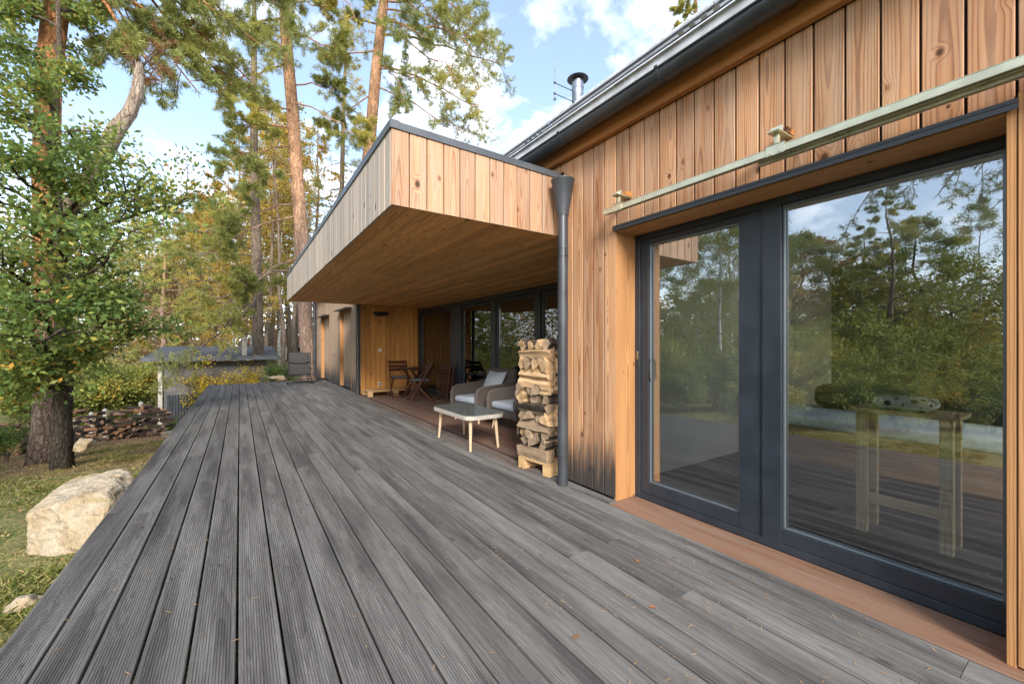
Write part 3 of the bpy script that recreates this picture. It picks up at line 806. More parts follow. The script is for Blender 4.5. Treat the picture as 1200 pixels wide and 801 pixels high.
# fixed pane surround
DOOR.box((FX + .002, 1.178, FZ0 + .046), (FX + .09, 1.286, FZ1 - .046)); DOOR.box((FX + .012, DY0 + .002, FZ0 + .046), (FX + .09, 1.177, .120)); DOOR.box((FX + .012, DY0 + .002, 2.108), (FX + .09, 1.177, FZ1 - .046))
DOOR = DOOR.build('sliding_door', M['frame'], HOUSE)
mb = MB()
sx = FX + .014
mb.box((sx, 2.166, FZ0 + .047), (sx + .07, DY1 - .050, FZ1 - .047)); mb.box((sx, 1.29, FZ0 + .047), (sx + .07, 1.436, FZ1 - .047))
mb.box((sx, 1.437, FZ0 + .047), (sx + .07, 2.165, .128)); mb.box((sx, 1.437, 2.07), (sx + .07, 2.165, FZ1 - .047))
mb.build('sash', M['frame'], DOOR)
mb = MB(); gxx = FX + .040
def bead(mb, y0, y1, z0, z1, x, w=.010, d=.02):
    mb.box((x, y0, z0), (x + d, y0 + w, z1)); mb.box((x, y1 - w, z0), (x + d, y1, z1))
    mb.box((x, y0 + w + .0005, z0), (x + d, y1 - w - .0005, z0 + w)); mb.box((x, y0 + w + .0005, z1 - w), (x + d, y1 - w - .0005, z1))
bead(mb, 1.4375, 2.1645, .1285, 2.0695, gxx - .012); bead(mb, DY0 + .003, 1.1765, .1205, 2.1075, gxx - .012)
mb.build('glazing_bead', M['bead'], DOOR)
for y0, y1, z0, z1 in ((1.438, 2.164, .129, 2.069), (DY0 + .003, 1.176, .121, 2.107)):
    mb = MB(); mb.box((gxx + .010, y0, z0), (gxx + .016, y1, z1)); mb.build('pane', M['glass'], DOOR)
mb = MB(); mb.tube([(gxx - .008, 2.156, .955), (gxx - .022, 2.155, .975), (gxx - .024, 2.155, 1.05), (gxx - .022, 2.155, 1.115), (gxx - .008, 2.156, 1.135)], .0055, 8)
mb.build('handle', M['black'], DOOR)
mb = MB(); mb.box((FX - .004, 2.252, 1.13), (FX + .001, 2.268, 1.20), .001); mb.build('keeper_plate', M['steel'], DOOR)
mb = MB(); mb.box((FX - .03, 2.262, -.0115), (FX - .005, 2.285, .01), .003); mb.build('drain_cap', M['steel'], DOOR)
# linings, lintel, sill
mb = MB()
mb.board((2.532, 2.2895, -.011), (2.857, 2.3150, 2.183), 2); mb.board((2.527, .213, .0), (2.757, .2405, 2.183), 2) if False else mb.board((2.527, .241, -.011), (2.757, .268, 2.182), 2)
mb.board((2.532, .2685, 2.160), (2.857, 2.2885, 2.183), 1)
mb.board((2.524, .16, .0), (2.548, .2385, 2.23), 2)
mb.build('door_lining', M['jamb'], HOUSE)
mb = MB(); mb.box((2.500, .236, 2.187), (2.552, 2.300, 2.2045)); mb.box((2.500, .236, 2.163), (2.506, 2.300, 2.186))
mb.build('lintel_flashing', M['metal'], HOUSE)
mb = MB()
for a, b in ((2.452, 2.598), (2.602, 2.757)): mb.board((a, .10, -.045), (b, 2.2885, -.012), 1, .003)
mb.build('door_sill', M['sill'], HOUSE)

# -- shutter rail over the door
RAIL = MB()
xr, zr = 2.415, 2.312
for o in ((-.020, 0, .020, .004), (-.020, -.036, -.017, -.0005), (.017, -.036, .020, -.0005), (-.0165, -.036, -.006, -.033), (.006, -.036, .0165, -.033)):
    RAIL.box((xr + o[0], -.9, zr + o[1]), (xr + o[2], 2.30, zr + o[3]))
RAIL = RAIL.build('shutter_rail', M['zinc'], HOUSE)
mb = MB()
for o in ((.028, -.022, .058, -.019), (.028, -.052, .031, -.0225), (.055, -.052, .058, -.0225), (.0315, -.052, .039, -.049), (.047, -.052, .0545, -.049)):
    mb.box((xr + o[0], -.9, zr + o[1]), (xr + o[2], 1.16, zr + o[3]))
mb.build('inner_track', M['zinc'], RAIL)
for y in (2.16, 1.05, -.05):
    mb = MB()
    mb.box((xr - .024, y - .045, zr - .042), (xr - .0205, y + .045, zr + .012)); mb.box((xr - .026, y - .045, zr + .0125), (xr + .03, y + .045, zr + .016))
    mb.box((xr - .012, y - .012, zr + .0165), (xr + .012, y + .012, zr + .075), .003); mb.box((xr - .05, y - .03, zr + .076), (2.529, y + .03, zr + .082))
    mb.box((xr - .004, y - .03, zr + .0825), (xr + .002, y + .03, zr + .115)); mb.tube([(xr, y, zr + .082), (xr, y, zr + .1)], .014, 6)
    for dy in (-.025, .025): mb.tube([(xr - .0265, y + dy, zr - .03), (xr - .031, y + dy, zr - .03)], .007, 6)
    mb.build('rail_bracket', M['zinc'], RAIL)
    mb = MB(); mb.board((xr + .045, y - .035, zr + .083), (2.529, y + .035, zr + .118), 0); mb.build('packing_block', M['plate'], RAIL)

# -- niche window wall
NX = 4.06
NW = MB(); NW.box((NX, 10.62, .02), (NX + .12, 10.70, 2.215)); NW.box((NX, 3.02, 2.115), (NX + .12, 10.619, 2.215)); NW.box((NX, 3.02, .02), (NX + .12, 10.619, .085))
for a, b in ((8.16, 8.70), (6.70, 6.86), (5.30, 5.42), (3.02, 3.2)): NW.box((NX + (.0 if b - a > .3 else .01), a, .0855), (NX + .11, b, 2.1145))
NW = NW.build('terrace_window', M['frame'], HOUSE)
mb = MB(); 
for a, b in ((8.705, 10.615), (6.865, 8.155), (5.425, 6.695), (3.205, 5.295)): 
    for q in ((a, a + .06, .09, 2.11), (b - .06, b, .09, 2.11), (a + .061, b - .061, .09, .15), (a + .061, b - .061, 2.05, 2.11)): mb.box((NX + .03, q[0], q[2]), (NX + .09, q[1], q[3]))
mb.build('sash', M['frame'], NW)
for a, b in ((8.77, 10.55), (6.93, 8.09), (5.49, 6.63), (3.27, 5.23)):
    mb = MB(); mb.box((NX + .05, a, .151), (NX + .056, b, 2.049)); mb.build('pane', M['glass2'], NW)
mb = MB(); mb.box((NX + .012, 6.74, 1.0), (NX + .02, 6.78, 1.14), .003); mb.build('handle', M['steel'], NW)
mb = MB(); mb.board((NX + .012, 2.99, 2.218), (NX + .10, 10.74, 2.2655), 1); mb.board((NX + .012, 10.703, .02), (NX + .10, 10.745, 2.216), 2); mb.build('window_head_board', M['jamb'], HOUSE)
mb = MB(); mb.box((NX - .06, 3.02, .0015), (NX + .12, 10.70, .019)); mb.build('threshold', M['flash'], NW)

# -- two deep doorways with orange linings and a flush door between
for y0, y1 in ((11.70, 13.25), (15.0, 16.7)):
    mb = MB(); mb.board((2.529, y1 - .028, .02), (2.655, y1 - .001, 2.245), 2); mb.board((2.529, y0 + .001, .02), (2.655, y0 + .028, 2.245), 2); mb.board((2.529, y0 + .03, 2.222), (2.655, y1 - .03, 2.246), 1)
    mb.build('doorway_lining', M['jamb'], HOUSE)
    mb = MB(); clad(mb, y0 + .03, y1 - .03, .02, 2.22, .14, 2.632)
    mb.build('clad_shutter', M['siding_far'], HOUSE)
    mb = MB(); mb.box((2.36, y0 - .05, 2.255), (2.529, y1 + .05, 2.275)); mb.box((2.36, y0 - .05, 2.235), (2.368, y1 + .05, 2.2545)); mb.build('door_hood', M['metal'], HOUSE)
mb = MB(); mb.box((2.522, 13.34, .03), (2.5285, 13.37, 2.2)); 
FD = mb.build('flush_door', M['core'], HOUSE)
mb = MB(); mb.tube([(2.53, 14.05, .98), (2.475, 14.05, .98), (2.470, 14.06, .98), (2.470, 14.20, .98)], .011, 8); mb.box((2.520, 14.02, .93), (2.529, 14.08, 1.06), .004); mb.build('handle', M['steel'], FD)

# -- lamp and sockets on the niche wall
mb = MB(); mb.box((2.86, 10.63, 2.02), (3.22, 10.749, 2.10), .008); mb.box((2.93, 10.66, 1.995), (3.15, 10.73, 2.0195)); mb.build('wall_lamp', M['black'], HOUSE)
for z, tall in ((1.115, 0), (.247, 1)):
    mb = MB(); mb.box((2.985, 10.728, z - .045), (3.065, 10.749, z + .045), .006)
    s_ = mb.build('switch_plate' if not tall else 'socket', M['white'], HOUSE)
    mb = MB(); mb.lathe([(.0, 0), (.022, 0), (.022, .006), (.028, .006)], 16, (0, 0, 0)); mb.v = [(3.025 + a, 10.7275 - c, z + b) for a, b, c in mb.v]
    mb.build('socket_insert', M['white'] if not tall else M['flash'], s_)

# -- rooms behind the glass
mb = MB()
for i in range(40):
    x = 2.87 + i * .13
    if x > 8.2: break
    mb.board((x, -2.98, -.02), (min(x + .128, 8.29), 2.54, .0), 1, .001)
for i in range(30): mb.board((4.19 + i * .137, 3.02, -.02), (4.19 + (i + 1) * .137 - .002, 10.76, .0), 1, .001)
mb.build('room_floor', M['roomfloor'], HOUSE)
mb = MB()
mb.box((2.862, 2.535, .0), (8.28, 2.553, 2.6));  
mb.box((4.21, 2.975, 0), (8.28, 2.99, 2.6)); mb.box((8.0, 3.0, 0), (8.02, 10.74, 2.6)); mb.box((4.21, 10.745, 0), (8.2, 10.765, 2.6)) 
mb.build('room_wall', M['plaster'], HOUSE)
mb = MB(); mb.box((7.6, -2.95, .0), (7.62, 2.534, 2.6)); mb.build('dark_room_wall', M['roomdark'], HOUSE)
mb = MB(); mb.box((2.845, -2.97, 2.605), (5.2, 2.553, 2.63)); mb.box((5.201, -2.97, 2.605), (6.5, -2.3, 2.63)); mb.box((5.201, 2.45, 2.605), (6.5, 2.553, 2.63)); mb.box((6.501, -2.97, 2.605), (8.28, 2.553, 2.63)); mb.box((5.02, -2.97, 2.28), (5.18, 2.533, 2.604)); mb.box((4.2, 2.975, 2.605), (8.28, 10.77, 2.63)); mb.build('room_ceiling', M['ceilpl'], HOUSE)  # hole under the added skylight; an added beam hides it from the camera

GWN = MB()  # added, unseen: gable end glazed to let daylight into the room
for x in (2.86, 5.2, 7.52): GWN.box((x, -2.98, .0), (x + .08, -2.92, 2.6))
GWN.box((2.941, -2.98, .0), (5.199, -2.92, .08)); GWN.box((5.281, -2.98, .0), (7.519, -2.92, .08))
GWN = GWN.build('added_gable_window', M['frame'], HOUSE)
for x0, x1 in ((2.945, 5.195), (5.285, 7.515)):
    mb = MB(); mb.box((x0, -2.955, .085), (x1, -2.949, 2.595)); mb.build('pane', M['glass3'], GWN)
# ================================================================== INDOORS behind the big pane
B = thing('day_bed', 'low indoor bed with brown front and pale blue blanket behind the right pane', 'bed', (4.96, -.6, .0))
mb = MB(); mb.board((0, -1.9, .04), (.03, 3.05, .38), 1); mb.board((.031, -1.9, .0), (1.2, 3.05, .36), 1); mb.build('bed_frame', M['bedfront'], B)
mb = MB(); mb.box((.01, -1.88, .382), (1.15, 3.0, .50), .04, 3); mb.build('blanket', M['blanket'], B)
for i, y in enumerate((-1.0, .1, 1.2, 2.3)):
    mb = MB(); mb.box((.80, y - .42, .505), (1.12, y + .42, .78), .10, 4)
    c = mb.build('bed_cushion', M['darkcush']); c.location = (4.96, -.6, 0); tag(c, 'dark cushion lying at the back of the indoor bed', 'cushion', 'dark cushions on the indoor bed')
T = thing('trestle_table', 'narrow oak trestle table standing indoors behind the right pane', 'table', (3.62, .80, 0))
def strut(mb, a, b, w, t): 
    a, b = Vector(a), Vector(b); d = (b - a); L = d.length; d.normalize(); p = d.cross(Vector((1, 0, 0)) if abs(d.x) < .8 else Vector((0, 1, 0))).normalized(); q = d.cross(p)
    mb.prism([(-w / 2, -t / 2), (w / 2, -t / 2), (w / 2, t / 2), (-w / 2, t / 2)], 0, L, p, q, d, a)
for sx_, sy_ in ((-1, 1), (-1, -1), (1, 1), (1, -1)):
    mb = MB(); mb.board((sx_ * .10 - .022, sy_ * .20 - .03, 0), (sx_ * .10 + .022, sy_ * .20 + .03, .80), 2); mb.build('leg', M['table_oak'], T)
mb = MB(); mb.board((-.118, -.169, .20), (-.085, .169, .26), 1); mb.build('rail', M['table_oak'], T)
mb = MB(); mb.board((-.15, -.26, .802), (.17, .26, .828), 1); mb.build('tabletop', M['table_oak'], T)
def mk_dots():
    g = G('dotted_cloth', .9); v = g.vor(g.obj(), 22)
    g.col(g.mix(g.map(v.outputs['Distance'], .36, .42), (.02, .02, .02), (.50, .48, .45))); return g.m
M['dots'] = mk_dots()
mb = MB(); mb.box((3.50, .66, .830), (3.76, .96, .91), .04, 3); tag(mb.build('dotted_cushion', M['dots']), 'black and white dotted cushion on the indoor trestle table', 'cushion')
# ================================================================== TERRACE FURNITURE
# ---- coffee table
CT = thing('coffee_table', 'pale wicker coffee table with smoked glass top and wooden legs', 'table', (2.44, 4.72, 0), R(0))
def rrect(hx, hy, r, n=6, bulge=.0):
    out = []
    for cx_, cy_, a0 in ((hx - r, hy - r, 0), (-hx + r, hy - r, 90), (-hx + r, -hy + r, 180), (hx - r, -hy + r, 270)):
        for i in range(n + 1):
            a = R(a0 + 90 * i / n); out.append((cx_ + r * math.cos(a), cy_ + r * math.sin(a)))
    return out
mb = MB(); mb.prism(rrect(.27, .53, .12), .375, .42, (1, 0, 0), (0, 1, 0), (0, 0, 1), (0, 0, 0)); mb.build('rim', M['wickerlt'], CT)
mb = MB(); mb.prism(rrect(.262, .522, .115), .4205, .428, (1, 0, 0), (0, 1, 0), (0, 0, 1), (0, 0, 0)); mb.build('glass_top', M['tglass'], CT)
for sx_, sy_ in ((-1, 1), (-1, -1), (1, 1), (1, -1)):
    mb = MB(); mb.tube([(sx_ * .19, sy_ * .455, 0), (sx_ * .17, sy_ * .42, .376)], [.015, .023], 12); mb.build('leg', M['legwood'], CT)

# ---- two wicker armchairs, open front towards -x
def armchair(name, label, loc, rz):
    a = thing(name, label, 'armchair', loc, rz, 'wicker armchairs under the canopy')
    mb = MB(); mb.box((-.36, -.36, .19), (.34, .36, .30), .03, 2); mb.build('seat_base', M['wicker'], a)
    for s in (-1, 1):
        mb = MB()
        y0, y1 = (s * .355, s * .305) if s < 0 else (.305, .355)
        # rounded arm panel
        prof = [(-.37, .20), (.34, .20), (.38, .60), (.2, .575), (-.24, .555), (-.32, .53), (-.37, .46)]
        mb.prism([(p, q) for p, q in prof], y0, y1, (1, 0, 0), (0, 0, 1), (0, 1, 0), (0, 0, 0))
        mb.build('arm', M['wicker'], a)
        mb = MB(); ym = (y0 + y1) / 2
        mb.tube([(-.37, ym, .20), (-.375, ym, .45), (-.345, ym, .53), (-.26, ym, .56), (.2, ym, .58), (.37, ym, .61)], .028, 10); mb.build('arm_roll', M['wicker'], a)
    mb = MB()
    prof = [(.30, .22), (.36, .22), (.50, .80), (.475, .82), (.445, .81)]
    mb.prism(prof, -.36, .36, (1, 0, 0), (0, 0, 1), (0, 1, 0), (0, 0, 0)); mb.tube([(.475, -.36, .815), (.475, .36, .815)], .026, 10); mb.build('backrest', M['wicker'], a)
    mb = MB(); mb.box((-.36, -.285, .302), (.32, .285, .41), .045, 4); mb.build('seat_cushion', M['cushion'], a)
    for sx_, sy_ in ((-1, 1), (-1, -1), (1, 1), (1, -1)):
        mb = MB(); mb.tube([(sx_ * .31, sy_ * .31, 0), (sx_ * .27, sy_ * .28, .195)], [.014, .02], 10); mb.build('leg', M['legwood'], a)
    # loose back pillow
    bm = bmesh.new(); bmesh.ops.create_grid(bm, x_segments=14, y_segments=14, size=.5)
    top = [(q.co.x, q.co.y) for q in bm.verts]; fs = [[q.index for q in f.verts] for f in bm.faces]; bm.free()
    mb = MB(); n_ = len(top)
    def pz(x, y): return .085 * (max(0, 1 - (2 * x) ** 2) ** .45) * (max(0, 1 - (2 * y) ** 2) ** .45)
    pin = lambda x, y: (x * (1 - .10 * (1 - abs(2 * y)) ** .8 * abs(2 * x)), y * (1 - .10 * (1 - abs(2 * x)) ** .8 * abs(2 * y)))
    vs = [(*[c * .47 for c in pin(x, y)], pz(x, y)) for x, y in top] + [(*[c * .47 for c in pin(x, y)], -pz(x, y)) for x, y in top]
    mt = Matrix.Translation((.27, 0, .585)) @ Matrix.Rotation(R(-62), 4, 'Y') @ Matrix.Rotation(R(90), 4, 'Z')
    mb.X = mt; mb.add(vs, fs + [[k + n_ for k in f[::-1]] for f in fs], None, .5, 0, True)
    p = mb.build('pillow', M['cushion']); p.location = loc; p.rotation_euler = (0, 0, rz)
    bm = bmesh.new(); bm.from_mesh(p.data); bmesh.ops.remove_doubles(bm, verts=bm.verts, dist=.0005); bm.to_mesh(p.data); bm.free()
    return a, p
_, p1 = armchair('armchair', 'far wicker armchair, the one beside the dark window mullion', (3.40, 6.05, 0), R(10))
tag(p1, 'grey pillow upright on the armchair beside the dark mullion', 'pillow', 'grey pillows')
_, p2 = armchair('armchair', 'wicker armchair nearest to the firewood stack, half hidden by the logs', (3.52, 5.05, 0), R(4))
tag(p2, 'grey pillow mostly hidden behind the firewood stack', 'pillow', 'grey pillows')

# ---- folding wooden chairs, front towards -x
def folding_chair(label, loc, rz, pad):
    a = thing('folding_chair', label, 'folding chair', loc, rz, 'dark wooden folding chairs')
    for s in (-1, 1):
        mb = MB(); strut(mb, (-.26, s * .205, .005), (.24, s * .205, .88), .022, .042); mb.build('back_leg', M['brownwood'], a)
        mb = MB(); strut(mb, (.26, s * .175, .005), (-.20, s * .175, .47), .022, .042); mb.build('front_leg', M['brownwood'], a)
    mb = MB()
    for i in range(6): mb.board((-.20 + i * .064, -.185, .452), (-.148 + i * .064, .185, .470), 1)
    mb.board((-.2, -.165, .43), (.18, -.14, .4515), 0); mb.board((-.2, .14, .43), (.18, .165, .4515), 0)
    mb.build('seat', M['brownwood'], a)
    mb = MB()
    for x, z in ((.215, .83), (.165, .735), (.125, .655)): mb.X = Matrix.Translation((x, 0, z)) @ Matrix.Rotation(R(28), 4, 'Y'); mb.board((-.009, -.193, -.032), (.009, .193, .032), 1)
    mb.X = Matrix.Identity(4); mb.build('backrest', M['brownwood'], a)
    mb = MB(); mb.tube([(-.235, -.2, .05), (-.235, .2, .05)], .011, 8); mb.build('stretcher', M['brownwood'], a); mb = MB(); mb.tube([(.235, -.17, .05), (.235, .17, .05)], .011, 8); mb.build('stretcher', M['brownwood'], a)
    if pad:
        mb = MB(); mb.box((-.20, -.18, .471), (.17, .18, .505), .015, 3)
        o = mb.build('seat_pad', M['pad']); o.location = loc; o.rotation_euler = (0, 0, rz); tag(o, pad, 'seat pad', 'charcoal seat pads')
folding_chair('brown folding chair facing the deck, crossed legs seen from the side', (3.33, 8.70, 0), R(-12), 'charcoal pad on the folding chair seen from its side')
folding_chair('brown folding chair standing behind the folding table by the plank wall', (3.20, 9.72, 0), R(82), 'charcoal pad on the folding chair behind the table')
FT = thing('folding_table', 'small dark brown folding table between the two folding chairs', 'table', (3.46, 9.22, 0), R(6))
mb = MB()
for i in range(7): mb.board((-.30 + i * .086, -.28, .70), (-.222 + i * .086, .28, .722), 1)
mb.board((-.30, -.26, .665), (.30, -.225, .699), 0); mb.board((-.30, .225, .665), (.30, .26, .699), 0); mb.build('tabletop', M['brownwood'], FT)
for s in (-1, 1):
    mb = MB(); strut(mb, (-.26, s * .235, .005), (.24, s * .235, .67), .022, .045); mb.build('leg', M['brownwood'], FT)
    mb = MB(); strut(mb, (.26, s * .205, .005), (-.24, s * .205, .67), .022, .045); mb.build('leg', M['brownwood'], FT)
# folded chairs leaning on the window
for i, (x, lab) in enumerate(((3.80, 'folded slatted chair leaning, nearer one of the pair against the window'), (3.90, 'folded slatted chair leaning, the one touching the window frame'))):
    a = thing('folded_chair', lab, 'folding chair', (x, 8.62 - i * .0, 0), R(6), 'folded chairs against the window')
    lean = Matrix.Rotation(R(7), 4, 'Y')
    mb = MB(); mb.X = lean
    for s in (-1, 1): mb.board((0, s * .21 - .02, .0), (.022, s * .21 + .02, .80), 2)
    mb.build('frame', M['brownwood'], a)
    mb = MB(); mb.X = lean
    for k in range(9): mb.board((-.012, -.188, .12 + k * .072), (.010, .188, .165 + k * .072), 1)
    mb.build('slats', M['brownwood'], a)

# ---- long pallet bench on the back wall
def pallet(name, label, loc, L, W, rz=0.0, H=.14):
    a = thing(name, label, 'pallet', loc, rz)
    mb = MB(); nb = max(3, round(W / .13)); w = W / nb
    for i in range(nb): mb.board((0, i * w + .006, H - .022), (L, (i + 1) * w - .006, H), 0)
    mb.build('deck_boards', M['pallet'], a)
    for k in range(3 if L > .6 else 2):
        x = (L - .11) * k / (2 if L > .6 else 1)
        mb = MB(); 
        for y in (0.01, W - .10): mb.board((x, y, .0), (x + .11, y + .09, H - .0225), 0)
        mb.build('block', M['pallet'], a)
    return a
pallet('wooden_pallet', 'long low pallet lying against the sheltered plank wall', (2.56, 10.05, 0), 1.35, .62)
PL = thing('wooden_pallet', 'short pallet carrying the tall firewood stack beside the downpipe', 'pallet', (2.43, 3.02, 0), R(7))
mb = MB()
for i in range(4): mb.board((i * .115, 0, .098), (i * .115 + .10, .44, .120), 1)
mb.build('deck_boards', M['pallet'], PL)
for y in (.0, .35):
    mb = MB(); mb.board((.0, y, 0), (.44, y + .09, .0975), 0); mb.build('block', M['pallet'], PL)

# ---- firewood
def log_mesh(kind, L, r, rd, wood_m):
    mb = MB(); n = 7
    if kind == 'split': cross = [(-.75, -.6), (.0, -.66), (.8, -.5)] + [(.85 * math.cos(a), .1 + .62 * math.sin(a)) for a in (R(-10), R(40), R(90), R(140), R(185))] ; arc0 = 3
    elif kind == 'wedge': cross = [(0, -.9)] + [(.95 * math.cos(a), .0 + .62 * math.sin(a)) for a in (R(20), R(55), R(90), R(125), R(160))]; arc0 = 1
    else: cross = [(.75 * math.cos(R(a)), .75 * math.sin(R(a))) for a in range(0, 360, 40)]; arc0 = 0
    m = len(cross); jit = [(rd.uniform(-.28, .28), rd.uniform(-.28, .28)) for _ in cross]
    ring = []
    for i in range(n):
        t = i / (n - 1); k = (1 + .07 * math.sin(4 * t + len(cross))) * (1 - .12 * abs(2 * t - .8) ** 2)
        ring += [((t - .5) * L + rd.uniform(-.004, .004) * (0 if 0 < i < n - 1 else 1), (cx_ + jx + rd.uniform(-.035, .035)) * r * k, (cz_ + jz + rd.uniform(-.035, .035)) * r * k) for (cx_, cz_), (jx, jz) in zip(cross, jit)]
    fw, fb = [], []
    for i in range(n - 1):
        for q in range(m):
            j = (q + 1) % m; f = (i * m + q, i * m + j, (i + 1) * m + j, (i + 1) * m + q)
            (fb if q >= arc0 and not (q == m - 1 and arc0) else fw).append(f)
    o = len(mb.v)
    mb.add(ring, fw + [tuple(range(m)), tuple(range((n - 1) * m, n * m))], None, .5, 0)
    mb.X = Matrix.Identity(4)
    for f in fb: mb.f.append(tuple(k for k in f)); mb.r.append(.5); mb.mi.append(1); mb.sm.append(False); mb.uv.append([(0, 0)] * 4)
    ob = mb.build('split_log', [M[wood_m], M['logbark']])
    me = ob.data; bpy.data.objects.remove(ob); return me
rdl = random.Random(3)
LM = [log_mesh(k, .33, .055, rdl, 'log') for k in ('split', 'wedge', 'split', 'wedge', 'round', 'wedge', 'split')]
LL = [log_mesh(k, .44, .062, rdl, 'log') for k in ('split', 'split', 'split')]
def put_log(me, loc, rot, label, group, sc=(1, 1, 1)):
    o = bpy.data.objects.new('split_log', me); COL.objects.link(o); o.location = loc; o.rotation_euler = rot; o.scale = sc
    tag(o, label, 'log', group); return o
# stack beside the downpipe: layers of logs seen end on, and long ones lying across
px0, py0 = 2.44, 3.06
ang = R(7)
def sp(a, b, z): return Vector((px0 + a * math.cos(ang) - b * math.sin(ang), py0 + a * math.sin(ang) + b * math.cos(ang), z))
LAY = [('long', .122, .125, 1, 'lowest'), ('end', .245, .165, 2, 'second lowest'), ('long', .405, .085, 1, 'third lowest'), ('end', .490, .10, 1, 'fourth lowest'), ('long', .585, .085, 1, 'fifth lowest'),
       ('end', .670, .19, 2, 'middle'), ('long', .855, .155, 2, 'fifth from top'), ('end', 1.005, .115, 1, 'third from top'), ('long', 1.115, .08, 1, 'second from top'), ('end', 1.195, .10, 1, 'topmost')]
gw = 'split logs in the stack on the short pallet'
for kind, z, hgt, rows, nm in LAY:
    rh = hgt / rows
    for rr_ in range(rows):
        zc = z + rh * (rr_ + .5)
        if kind == 'long':
            for i, a in enumerate((.05 + rdl.uniform(-.02, .02), .20, .33)):
                put_log(LL[(i + rr_ + int(z * 10)) % 3], sp(a, .21 + rdl.uniform(-.012, .012), zc), (rdl.choice((.8, 2.3, 1.4, 1.0, -.3, 2.0)), rdl.uniform(-.03, .03), ang + math.pi / 2 + rdl.uniform(-.03, .03)),
                        f'long split log in the {nm} layer of the pallet stack', gw, (1, 1.25, rh / .085 * 1.2))
        else:
            nb = 4 if rows == 1 else 4 - (rr_ + 1) % 2
            for i in range(nb):
                put_log(rdl.choice(LM), sp(.19 + rdl.uniform(-.045, .03), .045 + (.34) * i / (nb - 1), zc + rdl.uniform(-.006, .006)), (rdl.uniform(0, 6.28), rdl.uniform(-.03, .03), ang + rdl.uniform(-.08, .08)),
                        f'short split log, cut end outward, in the {nm} layer of the pallet stack', gw, (1.1, 1.55 * rdl.uniform(.8, 1.1), min(rh / .085, 1.4) * rdl.uniform(1.1, 1.35)))

# ---- sun lounger seen from behind
SL = thing('sun_lounger', 'grey brown slatted recliner on wheels at the far end of the deck', 'lounger', (1.60, 14.72, 0), R(-4))
mb = MB(); mb.X = Matrix.Translation((0, 0, .30)) @ Matrix.Rotation(R(-12), 4, 'X')
mb.box((-.29, -.014, .0), (.29, .014, .72), .008, 2); mb.build('backrest', M['sling'], SL)
mb = MB(); mb.X = Matrix.Translation((0, 0, .30)) @ Matrix.Rotation(R(-12), 4, 'X')
mb.tube([(-.31, 0, -.02), (-.31, 0, .73)], .016, 8); mb.tube([(.31, 0, -.02), (.31, 0, .73)], .016, 8)
mb.tube([(-.3, -.03, .42), (-.15, -.05, .36), (.15, -.05, .36), (.3, -.03, .42)], .013, 8); mb.build('back_frame', M['black'], SL)
mb = MB(); mb.box((-.29, .03, .285), (.29, 1.3, .31), .01, 2); mb.build('seat', M['sling'], SL)
mb = MB(); mb.tube([(-.31, -.02, .27), (-.31, 1.32, .27)], .018, 8); mb.tube([(.31, -.02, .27), (.31, 1.32, .27)], .018, 8); mb.tube([(-.31, .02, .16), (.31, .02, .16)], .014, 8); mb.tube([(-.31, .02, .26), (.31, .02, .26)], .014, 8); mb.build('frame', M['black'], SL)
for s in (-1, 1):
    mb = MB(); mb.tube([(s * .35, -.02, .09), (s * .31, .0, .27)], .016, 8); mb.build('leg', M['black'], SL)
    mb = MB(); mb.tube([(s * .335, -.02, .085), (s * .365, -.02, .085)], .085, 20); mb.build('wheel', M['black'], SL)
    mb = MB(); mb.tube([(s * .31, 1.25, 0), (s * .31, 1.25, .26)], .016, 8); mb.build('leg', M['black'], SL)
    mb = MB(); mb.tube([(s * .36, .05, .50), (s * .36, .55, .48)], .02, 8); mb.tube([(s * .36, .5, .48), (s * .33, .5, .28)], .013, 8); mb.build('armrest', M['black'], SL)
# ---- litter on the deck
N = 420
P = np.stack([rng.uniform(-.75, 2.4, N), 1.0 + rng.power(.6, N) * 9, np.full(N, .003)], 1)
P[:160, 0] = rng.uniform(1.2, 2.4, 160); P[:160, 1] = rng.uniform(.4, 2.3, 160)
a = rng.uniform(0, math.pi, N); D = np.stack([np.cos(a), np.sin(a), rng.uniform(0, .05, N)], 1); S = np.stack([-np.sin(a), np.cos(a), np.zeros(N)], 1)
L = rng.uniform(.018, .05, (N, 1)); W = rng.uniform(.0012, .0026, (N, 1))
tag(quads_mesh('fallen_needles', np.stack([P, P + D * L / 2 + S * W, P + D * L, P + D * L / 2 - S * W], 1), rng.uniform(0, 1, N), M['needle_litter']), 'dry pine needles scattered over the grey deck boards', 'needles', kind='stuff')
for i, (u, v, lab) in enumerate(((675, 747, 'small brown leaf lying on the deck nearest the camera'), (747, 658, 'small brown leaf on the deck in front of the sliding door'), (765, 712, 'curled leaf on the deck, midway between the other two'))):
    t = EYE * FPX / (v - HOR); p = at(u, v, t); mb = MB()
    vs = [(-.02, 0, .003), (-.006, .011, .006), (.012, .008, .004), (.022, 0, .008), (.010, -.010, .005), (-.008, -.010, .007), (0, 0, .001)]
    mb.add(vs, [(0, 1, 6), (1, 2, 6), (2, 3, 6), (3, 4, 6), (4, 5, 6), (5, 0, 6)], None, .5, 0, True)
    o = mb.build('fallen_leaf', M['leaf_litter'], recalc=False); o.location = (p.x, p.y, .0005); o.rotation_euler = (0, 0, i * 1.3); tag(o, lab, 'leaf', 'fallen leaves on the deck')
